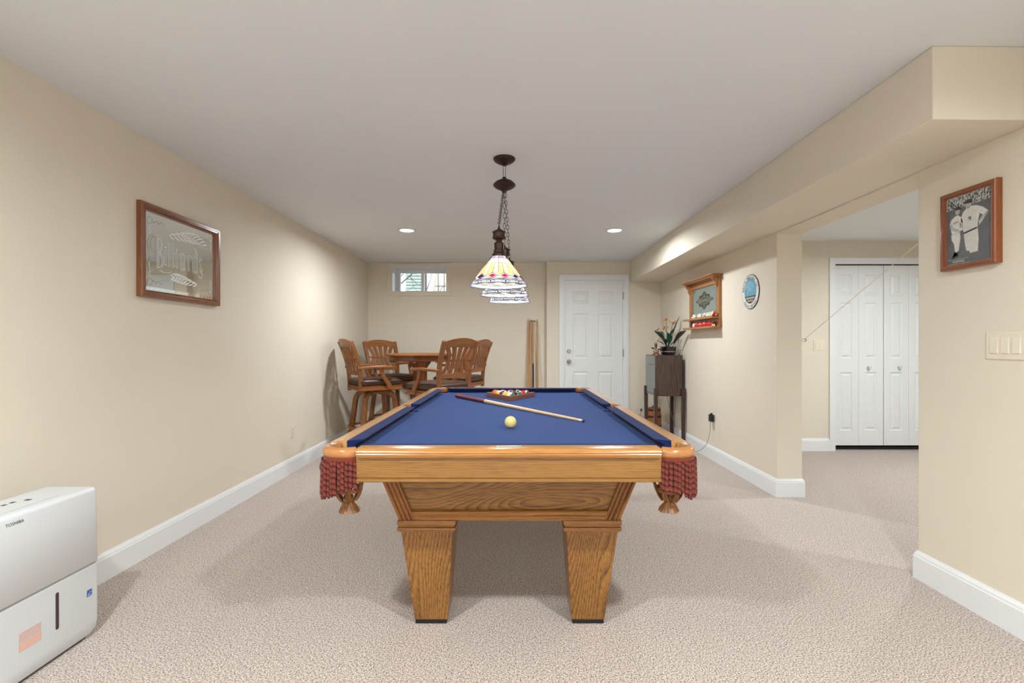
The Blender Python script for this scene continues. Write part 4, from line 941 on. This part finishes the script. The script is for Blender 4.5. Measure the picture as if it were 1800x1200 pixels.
pb = [(-R_*0.66, -0.036), (R_*0.66, -0.036)]+[(R_*0.70*math.cos(a_), 0.006+R_*0.72*math.sin(a_)) for a_ in [math.radians(-24-132*i/16) for i in range(17)]]
f.shape(pb, 1, 4)
f.shape([(-0.080, -0.045), (0.080, -0.045), (0.070, -0.064), (-0.070, -0.064)], 2, 5); f.shape([(-0.055, -0.071), (0.055, -0.071), (0.045, -0.085), (-0.045, -0.085)], 2, 5)
f.arc_text('BEACH BREWING CO.', 0, 0, R_*0.83, math.radians(172), math.radians(10), 0.026, 0.016, 1, 6)
f.arc_text('ISLAND BREWED', 0, 0, R_*0.85, math.radians(222), math.radians(318), 0.020, 0.013, 1, 6, flip=True)
f.obj('sign_print', [M['pwhite'], M['pblack'], M['ink2'], M['pblue'], M['pblue2']], SG, smooth=False, normals=False)

# mirror shelf with balls
RY0, RY1, RZ0, RZ1 = 4.745, 5.545, 1.339, 1.866
RS = thing('mirror_shelf', 'oak wall shelf with printed mirror holding two rows of balls', 'wall shelf', (XR, (RY0+RY1)/2, RZ0))
hw = (RY1-RY0)/2; H = RZ1-RZ0
b = B(); b.box(-0.028, -0.001, -hw, -hw+0.055, 0.012, H-0.02).box(-0.028, -0.001, hw-0.055, hw, 0.012, H-0.02).box(-0.028, -0.001, -hw+0.055, hw-0.055, H-0.085, H-0.02).box(-0.014, -0.001, -hw+0.055, hw-0.055, 0.012, 0.10); b.obj('back_frame', M['rackwood'], RS, bevel=0.003, smooth=False)
b = B(); b.box(-0.105, -0.001, -hw-0.03, hw+0.03, H-0.012, H).box(-0.09, -0.001, -hw-0.015, hw+0.015, H-0.026, H-0.012); b.obj('cornice', M['rackwood'], RS, bevel=0.003, smooth=False)
for z in (0.0, 0.095):
    b = B(); b.box(-0.092, -0.001, -hw-0.004, hw+0.004, z, z+0.012); b.box(-0.098, -0.088, -hw-0.004, hw+0.004, z, z+0.020); b.obj('shelf_board', M['rackwood'], RS, bevel=0.002, smooth=False)
for s_ in (-1, 1):
    b = B(); y = s_*(hw-0.03)-0.013
    b.prism([(-0.028, y, H-0.026), (-0.085, y, H-0.026), (-0.085, y, H-0.045), (-0.07, y, H-0.06), (-0.05, y, H-0.08), (-0.055, y, H-0.10), (-0.04, y, H-0.125), (-0.028, y, H-0.13)], (0, 0.026, 0)); b.obj('corbel', M['rackwood'], RS, bevel=0.002, smooth=False)
b = B(); b.box(-0.014, -0.002, -hw+0.055, hw-0.055, 0.10, H-0.085); mp_ = b.obj('mirror_panel', M['mirror2'], RS, smooth=False)
f = Flat().plane((-0.0148, 0, 0.10+(H-0.185)/2+0.03), (0, -1, 0), (0, 0, 1))
el = []
for i in range(48):
    a = 2*PI*i/48; r = 1+0.10*math.cos(8*a); x_, y_ = math.cos(a), math.sin(a); k = 1/(abs(x_)**1.2+abs(y_)**1.2)**(1/1.2)
    el.append((0.215*x_*k*r, 0.088*y_*k*r))
f.shape(el, 0, 0); f.ring(0, 0, 0.16, 0.036, 0.003, 1, 2); f.text('BRUNSWICK', 0, 0, 0.27, 0.036, 1, 3)
for (u, v) in ((0, 0.057), (0, -0.057), (0.178, 0), (-0.178, 0)): f.ring(u, v, 0.014, 0.014, 0.004, 1, 3, 14)
for s_ in (-1, 1): f.stroke([(-0.28, s_*0.135), (0.28, s_*0.135)], 0.003, 0, 0); f.stroke([(s_*0.31, -0.10), (s_*0.31, 0.10)], 0.003, 0, 0)
for (u, v) in ((-.31, .135), (.31, .135), (.31, -.135), (-.31, -.135)): f.ring(u*.96, v*.96, 0.014, 0.014, 0.003, 0, 0, 12)
f.obj('mirror_print', [M['ink'], M['ink2']], mp_, smooth=False, normals=False)
M['ball_grey'] = mat('ball_grey', srgb(140, 146, 150), 0.15, coat=0.4)
def sball(k, row, y, col, stripe, lab, grp): 
    ball('shelf_ball', col, stripe, (XR-(0.061 if k == 10 else 0.046), y, RZ0+(0.107 if row else 0.012)+0.0285), (rnd.uniform(-.5, .5), rnd.uniform(.6, 1.4), rnd.uniform(0, 3)), lab, grp)
for k in range(11):
    y = 5.355-k*0.0575
    sball(k, 1, y, 'black' if k == 0 else 'red' if k == 10 else 'grey', True,
          'white and black striped ball at the far end of the upper shelf row' if k == 0 else 'red and white ball at the near end of the upper shelf row' if k == 10 else 'white and grey striped ball in the upper row of the wall shelf', 'balls on the upper shelf row' if k in (0, 10) else 'grey striped balls on the upper shelf row')
for k in range(9):
    y = 5.32-k*0.0575
    sball(k, 0, y, 'white' if k == 0 else 'red', False, 'plain white ball at the far end of the lower shelf row' if k == 0 else 'red ball in the lower row of the wall shelf', 'balls on the lower shelf row' if k == 0 else 'red balls on the lower shelf row')
b = B(); b.box(-0.0125, 0.0125, -0.0125, 0.0125, 0, 0.023); t = tag(b.obj('chalk_cube', M['ball_white'], loc=(XR-0.068, RY0+0.03, RZ0+0.012), bevel=0.002, smooth=False), 'small pale chalk cube at the near end of the lower shelf row', 'chalk')

# ------------------------------------------------------------ cabinet on legs with plants
KX0, KX1, KY0, KY1, KZ0, KZ1 = 1.672, 1.985, 5.715, 6.12, 0.567, 1.05
KB = thing('wine_cabinet', 'dark zebra wood cabinet on tall square legs against the right wall', 'cabinet', ((KX0+KX1)/2, (KY0+KY1)/2, 0))
kx, ky = (KX1-KX0)/2, (KY1-KY0)/2
b = B(); b.box(-kx, kx, -ky, ky, KZ0, KZ1-0.004); body = b.obj('body', M['zebra'], KB, bevel=0.002, smooth=False)
b = B(); b.box(-kx-0.002, kx+0.002, -ky-0.002, ky+0.002, KZ1-0.006, KZ1); b.obj('cabinet_top', M['darkleg'], KB, bevel=0.001, smooth=False)
b = B(); b.box(-kx-0.012, -kx, -ky+0.004, ky-0.004, KZ0+0.028, KZ1-0.01); dr = b.obj('cabinet_door', M['greyfront'], KB, bevel=0.002, smooth=False)
b = B(); b.box(-kx-0.010, -kx, -ky+0.004, ky-0.004, KZ0+0.002, KZ0+0.024); b.obj('kick_strip', M['greyfront'], KB, smooth=False)
b = B(); b.tube([(-kx-0.028, -0.09, KZ1-0.115), (-kx-0.028, 0.02, KZ1-0.115)], 0.006, 8); b.tube([(-kx-0.010, -0.07, KZ1-0.115), (-kx-0.028, -0.07, KZ1-0.115)], 0.004, 6); b.tube([(-kx-0.010, 0, KZ1-0.115), (-kx-0.028, 0, KZ1-0.115)], 0.004, 6); b.obj('handle', M['metal'], dr)
for sx in (-1, 1):
    for sy in (-1, 1):
        b = B(); x, y = sx*(kx+0.005), sy*(ky+0.006); h_ = 0.0225
        b.hexa([(x-.016, y-.016, 0), (x+.016, y-.016, 0), (x+.016, y+.016, 0), (x-.016, y+.016, 0)], [(x-h_, y-h_, .66), (x+h_, y-h_, .66), (x+h_, y+h_, .66), (x-h_, y+h_, .66)]); b.obj('leg', M['darkleg'], KB, bevel=0.002, smooth=False)
def leaf(b, base, ctrl, tip, w_, mi, n=12, fold=0.25, wvec=None):
    pts = bez([base, ctrl, tip], n); rows = []
    for i, p in enumerate(pts):
        t = i/n; tg = (pts[min(i+1, n)]-pts[max(i-1, 0)]).normalized()
        side = tg.cross(Vector((0, 0, 1)) if wvec is None else Vector(wvec)); side = side.normalized() if side.length > 1e-3 else Vector((1, 0, 0))
        nn = side.cross(tg); ww = w_*max(math.sin(PI*min(1, t**1.7*0.98+0.02)), 0.08)
        rows.append([b.v(p-side*ww+nn*ww*fold), b.v(p), b.v(p+side*ww+nn*ww*fold)])
    for i in range(n):
        for j in range(2): b.f([rows[i][j], rows[i][j+1], rows[i+1][j+1], rows[i+1][j]], mi)
PO = thing('potted_bird_of_paradise', 'tall leafy plant with orange flowers in a dark pot on the cabinet', 'potted plant', (1.875, 5.90, KZ1))
b = B(); b.loft([[(r*math.cos(2*PI*(k+.5)/8), r*math.sin(2*PI*(k+.5)/8), z) for k in range(8)] for r, z in ((.065, 0.0), (.085, .006), (.092, .05), (.094, .09), (.098, .098), (.088, .10), (.08, .085), (.01, .085))]); pot = b.obj('pot', M['pot'], PO, angle=30)
b = B(); b.loft([[(r*math.cos(2*PI*(k+.5)/8), r*math.sin(2*PI*(k+.5)/8), z) for k in range(8)] for r, z in ((.0915, 0.036), (.0925, .037), (.0925, .043), (.0915, .044))]); b.obj('pot_band', M['grey'], pot, smooth=False)
b = B()
def stem(p, q, bow=(0, 0, 0), r=0.004): 
    a = Vector(p); c = Vector(q); b.tube(bez([a, (a+c)/2+Vector(bow), c], 8), r, 6, mi=0)
tops = [(-0.03, -0.02, .405), (.045, -.04, .375), (-.03, .0, .31), (-.14, -.06, .29)]
for i, t_ in enumerate(tops): stem((0.01*i-.02, 0, .08), t_, (0.01*(-1)**i, 0, 0.02))
leaves = [((.02, 0, .09), (.06, -.03, .32), (.125, -.06, .47), .022), ((.03, -.05, .09), (.06, -.22, .25), (.10, -.33, .285), .030), ((-.02, 0, .09), (-.08, -.02, .24), (-.20, -.10, .285), .030),
          ((-.01, 0, .09), (-.05, .03, .30), (-.11, .02, .27), .034), ((.0, .0, .09), (.02, -.02, .25), (.08, -.05, .34), .036), ((-.02, .0, .09), (-.07, .0, .15), (-.15, -.04, .17), .014),
          ((.0, -.02, .09), (.01, -.04, .20), (-.03, -.05, .27), .034), ((.02, 0, .09), (.08, 0, .19), (.115, -.08, .235), .014), ((-.02, -.04, .08), (-.08, -.08, .13), (-.115, -.10, .055), .012), ((.01, -.03, .09), (.03, -.06, .15), (.07, -.09, .17), .016), ((-.03, -.02, .09), (-.05, -.05, .17), (-.07, -.05, .2), .022)]
st = b.obj('stems', M['stem'], PO)
for i, (a, c, d, w_) in enumerate(leaves):
    b = B(); leaf(b, a, c, d, w_*1.4, 0); b.obj('leaf', M['leafd'] if i in (0, 1, 5, 8, 10) else M['green'], PO, normals=False)
for i, (x, y, z) in enumerate(tops):
    b = B()
    for k in range(7):
        a = 2*PI*k/7+i; leaf(b, (x, y, z), (x+.022*math.cos(a), y+.022*math.sin(a), z+.024), (x+.042*math.cos(a), y+.042*math.sin(a), z-.008+.022*(k % 3)), .015, 0, 5)
    b.obj('flower', M['orange'] if i < 3 else M['pink'], PO, normals=False)
b = B(); leaf(b, (-.03, -.02, .40), (-.06, -.03, .38), (-.10, -.03, .385), .006, 0, 6); b.obj('leaf', M['leafd'], PO, normals=False)
PB = thing('small_potted_plant', 'little plant with orange blossoms in a terracotta pot on a wooden stand', 'potted plant', (1.705, 5.82, KZ1))
b = B(); b.box(-.034, .034, -.028, .028, .012, .018)
for sx in (-1, 1):
    for sy in (-1, 1): b.box(sx*.03-.005, sx*.03+.005, sy*.024-.005, sy*.024+.005, 0, .014)
b.obj('stand', M['darkleg'], PB, smooth=False)
b = B(); b.lathe([(.018, .018), (.030, .024), (.036, .038), (.032, .05), (.036, .054), (.028, .054), (.001, .046)], (0, 0, 0), 18); b.obj('pot', M['terracotta'], PB)
b = B(); b.tube(bez([(0, 0, .045), (-.005, 0, .10), (-.01, 0, .15)], 6), .005, 6); b.tube(bez([(0, 0, .10), (.01, 0, .18), (.05, 0, .20)], 6), .002, 5); b.obj('stems', M['bark'], PB)
for (a, c, d) in (((0, 0, .05), (-.01, 0, .1), (-.008, 0, .14)), ((0, 0, .055), (-.03, 0, .085), (-.06, 0, .085)), ((0, 0, .055), (.03, 0, .085), (.075, -.01, .045)), ((0, 0, .05), (.005, .0, .1), (.008, 0, .145))):
    b = B(); leaf(b, a, c, d, .010, 0, 6, wvec=(0, 1, 0)); b.obj('leaf', M['leafd'], PB, normals=False)
b = B()
for (x, z) in ((.012, .165), (.024, .175), (.036, .19), (.05, .195), (-.012, .150), (.065, .20)):
    for k in range(5):
        a = 2*PI*k/5; leaf(b, (x, 0, z), (x+.006*math.cos(a), -.006, z+.006*math.sin(a)), (x+.013*math.cos(a), -.003, z+.013*math.sin(a)), .005, 0, 3)
b.obj('blossoms', M['orange'], PB, normals=False)
# little barrel with a bottle beside it
BR = thing('wooden_barrel', 'small orange wooden barrel with dark hoops on the floor under the cabinet', 'barrel', (1.835, 6.38, 0))
prof = [(0.082, 0), (.095, .08), (.101, .18), (.095, .28), (.082, .35)]
b = B(); b.lathe([(0.001, 0)]+prof+[(.074, .35), (.074, .338), (.001, .338)], (0, 0, 0), 20); b.obj('staves', M['barrel'], BR, angle=50)
for z, r in ((.03, .089), (.12, .100), (.24, .100), (.325, .088)):
    b = B(); b.lathe([(r, z-.012), (r+.003, z-.012), (r+.003, z+.012), (r, z+.012)], (0, 0, 0), 24, caps=False); b.obj('hoop', M['darkleg'], BR)
b = B(); b.lathe([(.001, .338), (.07, .338), (.07, .352), (.02, .356), (.016, .375), (.001, .378)], (0, 0, 0), 18); b.obj('lid', M['darkleg'], BR)
BT = thing('glass_bottle', 'small clear bottle standing on the floor left of the wooden barrel', 'bottle', (1.655, 6.30, 0))
b = B(); b.lathe([(.03, 0), (.033, .004), (.033, .21), (.026, .25), (.012, .285), (.011, .33), (.001, .33)], (0, 0, 0), 18); b.obj('bottle_body', M['bottle'], BT)
b = B(); b.lathe([(.013, .315), (.013, .345), (.001, .345)], (0, 0, 0), 12); b.obj('stopper', M['slot'], BT)
# adapter and cords
AD = thing('power_adapter', 'black plug-in power adapter with grey cord on the right wall outlet', 'power adapter', (XR-0.008, 4.93, 0.43))
b = B(); b.box(-.038, 0, -.028, .028, -.035, .035); b.box(-.030, -.008, -.012, .012, .035, .05); b.obj('adapter_body', M['black'], AD, bevel=0.004, smooth=False)
b = B(); b.tube(bez([(-.02, .02, -.035), (-.02, .03, -.15), (-.03, -.02, -.24), (-.05, .08, -.36), (-.06, .25, -.445), (-.10, .34, -.40), (-.08, .50, -.425), (-.06, .70, -.425)], 40), 0.0025, 6); b.obj('cord', M['cord'], AD)
kc = KB.location; b = B(); b.tube(bez([(1.93-kc.x, 6.155-kc.y, .60), (1.95-kc.x, 6.16-kc.y, .40), (1.99-kc.x, 6.0-kc.y, .2), (2.0-kc.x, 5.9-kc.y, .004), (1.99-kc.x, 5.75-kc.y, .004)], 20), 0.003, 6); b.obj('cord', M['cord'], KB)

# string with ring across the opening
b = B(); SX = XW+0.025
ST = thing('pull_string', 'pale string with a metal ring stretched across the doorway opening', 'string', (SX, OPF+0.01, 1.21))
b.tube([(0, 0, 0.005), (0, OPN-OPF+0.02, 0.64)], 0.0022, 6); b.obj('string_line', M['string'], ST)
b = B(); b.tube([(0.0, -0.01+0.016*math.cos(2*PI*k/16)*0.3+0, 0.0+0.012*math.sin(2*PI*k/16)) for k in range(16)], 0.0018, 5, closed=True)
b.tube([(0.018*math.cos(2*PI*k/18), 0.004, -.004+.011*math.sin(2*PI*k/18)) for k in range(18)], 0.0018, 5, closed=True); b.obj('ring', M['metal'], ST)

# ------------------------------------------------------------ dehumidifier
DH = thing('dehumidifier', 'white floor standing dehumidifier by the left wall', 'dehumidifier', (-1.795, 1.775, 0))
dx, dy, dh = 0.105, 0.215, 0.597
def rr(x0, x1, y0, y1, z, r, n=5):
    pts = []
    for (cx, cy, a0) in ((x1-r, y1-r, 0), (x0+r, y1-r, 90), (x0+r, y0+r, 180), (x1-r, y0+r, 270)):
        for j in range(n): a = math.radians(a0+90*j/(n-1)); pts.append((cx+r*math.cos(a), cy+r*math.sin(a), z))
    return pts
b = B(); SPL = 0.292
b.loft([rr(-dx, dx-.002, -dy, dy, SPL+.004, .018), rr(-dx, dx, -dy, dy, SPL+.006, .018), rr(-dx, dx, -dy, dy-.006, dh-.016, .018), rr(-dx+.003, dx-.004, -dy+.003, dy-.010, dh-.005, .016), rr(-dx+.010, dx-.013, -dy+.01, dy-.018, dh, .014), rr(-dx+.02, dx-.022, -dy+.02, dy-.026, dh-.001, .012)])
up_ = b.obj('upper_housing', M['white'], DH, angle=45)
b = B(); b.loft([rr(-dx+.01, dx-.012, -dy+.01, dy-.022, .010, .018), rr(-dx+.003, dx-.003, -dy+.003, dy-.004, .03, .018), rr(-dx, dx, -dy, dy, .06, .018), rr(-dx, dx, -dy, dy, SPL-.004, .018)])
lo_ = b.obj('water_tank', M['white'], DH, angle=45)
b = B(); b.loft([rr(-dx+.004, dx-.004, -dy+.004, dy-.004, SPL-.005, .016), rr(-dx+.004, dx-.004, -dy+.004, dy-.004, SPL+.005, .016)]); b.obj('seam', M['grey'], DH, smooth=False)
b = B(); b.loft([rr(-dx+.02, dx-.02, -dy+.02, dy-.03, 0, .018), rr(-dx+.02, dx-.02, -dy+.02, dy-.03, .012, .018)]); b.obj('base', M['black'], DH, smooth=False)
b = B(); b.loft([rr(-.06, .06, -dy+.03, dy-.12, dh-.0005, .02), rr(-.06, .06, -dy+.03, dy-.12, dh+.001, .02)]); b.obj('control_panel', M['white'], up_, smooth=False)
b = B(); b.box(-.006, .012, .016, .030, dh+.001, dh+.0022)
for k in range(6): b.box(-.03, -.028+.012, -dy+.05+k*.03, -dy+.065+k*.03, dh+.001, dh+.0016)
b.obj('control_buttons', M['slot'], up_, smooth=False)
fy = lambda p: 856*1.69/(902.5-p)-1.775        # y of a mark on the front face, in the unit's own frame
f = Flat().plane((dx+.0006, 0, 0), (0, 1, 0), (0, 0, 1))
f.text('TOSHIBA', (fy(10)+fy(41))/2, 0.566, 0.062, 0.011, 0, 1)
f.obj('maker_lettering', M['slot'], up_, smooth=False, normals=False)
f = Flat().plane((dx+.0006, 0, 0), (0, 1, 0), (0, 0, 1))
c_ = fy(157); f.shape([(c_-.011, .170), (c_+.011, .170), (c_+.011, .196), (c_-.011, .196)], 1, 1); f.stroke([(c_-.007, .178), (c_+.002, .187), (c_+.008, .186)], .002, 2, 2); f.stroke([(c_-.008, .175), (c_+.008, .175)], .002, 2, 2)
f.obj('efficiency_label', [M['orange_label'], M['blue_label'], M['pwhite']], lo_, smooth=False, normals=False)
f = Flat().plane((dx+.0006, 0, 0), (0, 1, 0), (0, 0, 1))
u0, u1 = fy(33), fy(72)
f.shape([(u0, .118), (u1, .118), (u1, .146), (u0, .146)], 0, 1)
for k in range(5): f.stroke([(u0, .153+.0065*k), (u1, .153+.0065*k)], .003, 0, 1)
for k in range(5): f.stroke([(u0+.003, .122+.005*k), (u1-.003, .122+.005*k)], .0012, 2, 2)
f.obj('warning_label', [M['orange_label'], M['blue_label'], M['pwhite']], lo_, smooth=False, normals=False)
b = B(); c_ = fy(100.5); b.loft([[(dx-.002+o, c_+.0065*math.cos(2*PI*k/16)*(1), .185+(.062 if math.sin(2*PI*k/16) > 0 else -.062)+.0065*math.sin(2*PI*k/16)) for k in range(16)] for o in (0, .003)]); b.obj('level_window', M['red_glass'], lo_, smooth=False)

# ------------------------------------------------------------ outside the window
NH = thing('neighbour_house', 'pale sided neighbouring house seen through the basement window', 'house', (-1.0, 12.0, 0))
b = B()
for k in range(34):
    z = 1.0+0.075*k; b.prism([(-1.66, -0.035, z), (-1.66, 0.02, z+.075), (-1.66, 0.2, z+.075), (-1.66, 0.2, z)], (0.46, 0, 0))
b.obj('siding', M['siding'], NH, smooth=False)
b = B(); b.box(-1.20, -1.12, -0.04, .2, 1.0, 3.6); b.obj('brick_pier', M['brick'], NH, smooth=False)
b = B(); b.box(-1.12, -.98, -0.06, .2, 1.0, 3.6); b.obj('corner_board', M['trim'], NH, smooth=False)
b = B(); b.box(-.98, .6, 0.0, .2, 1.0, 3.6); b.obj('wall_panel', M['cream'], NH, smooth=False)
b = B()
for k in range(8): b.box(-.92, .6, -.012, 0, 1.7+.13*k, 1.712+.13*k)
for k in range(10): b.box(-.86+.15*k, -.848+.15*k, -.014, 0, 1.6, 3.6)
b.obj('lattice', M['slot'], NH, smooth=False)
b = B(); b.box(-6, 4, YB+0.36, 13, 0.85, 1.0); struct(b.obj('ground', M['bark'], smooth=False))
TR = thing('bare_tree', 'bare branches outside the basement window', 'tree', (-1.9, 9.0, 0))
b = B()
def br(p, q, r0, r1, bow=(0, 0, 0)): b.tube(bez([p, (Vector(p)+Vector(q))/2+Vector(bow), q], 8), [r0+(r1-r0)*i/8 for i in range(9)], 6)
br((-.25, 0, 1.0), (-0.334, 0, 2.169), .05, .03); br((-0.334, 0, 2.169), (0.065, 0, 2.516), 0.0168, 0.0108, (-0.010, 0, -0.012)); br((0.065, 0, 2.516), (0.170, 0, 2.600), 0.0108, 0.0084, (0.000, 0, 0.012)); br((-0.198, 0, 2.421), (-0.113, 0, 2.526), 0.0120, 0.0084, (0.010, 0, -0.012)); br((-0.029, 0, 2.442), (0.118, 0, 2.295), 0.0066, 0.0042, (-0.010, 0, 0.012)); br((0.118, 0, 2.295), (0.212, 0, 2.295), 0.0042, 0.0030, (0.000, 0, -0.012)); br((0.002, 0, 2.411), (0.055, 0, 2.253), 0.0048, 0.0036, (0.010, 0, 0.012)); br((0.055, 0, 2.253), (0.139, 0, 2.158), 0.0036, 0.0024, (-0.010, 0, -0.012)); br((0.118, 0, 2.306), (-0.019, 0, 2.190), 0.0042, 0.0030, (0.000, 0, 0.012)); br((-0.019, 0, 2.190), (-0.145, 0, 2.190), 0.0030, 0.0024, (0.010, 0, -0.012)); br((0.002, 0, 2.516), (0.149, 0, 2.442), 0.0042, 0.0024, (-0.010, 0, 0.012)); br((0.170, 0, 2.284), (0.191, 0, 2.179), 0.0024, 0.0018, (0.000, 0, -0.012)); br((0.276, 0, 2.137), (0.370, 0, 2.390), 0.0084, 0.0054, (0.010, 0, 0.012)); br((0.370, 0, 2.390), (0.402, 0, 2.526), 0.0054, 0.0048, (-0.010, 0, -0.012)); br((0.433, 0, 2.158), (0.486, 0, 2.505), 0.0030, 0.0024, (0.000, 0, 0.012)); br((0.517, 0, 2.169), (0.538, 0, 2.369), 0.0030, 0.0024, (0.010, 0, -0.012)); br((0.549, 0, 2.169), (0.654, 0, 2.306), 0.0054, 0.0036, (-0.010, 0, 0.012)); br((-0.103, 0, 2.505), (-0.019, 0, 2.453), 0.0036, 0.0024, (0.000, 0, -0.012)); br((.1, 0, 1.0), (0.276, 0, 2.137), .02, .009); br((.38, 0, 1.0), (0.433, 0, 2.158), .012, .004); br((.5, 0, 1.0), (0.549, 0, 2.169), .012, .006)
b.obj('branches', M['bark'], TR)
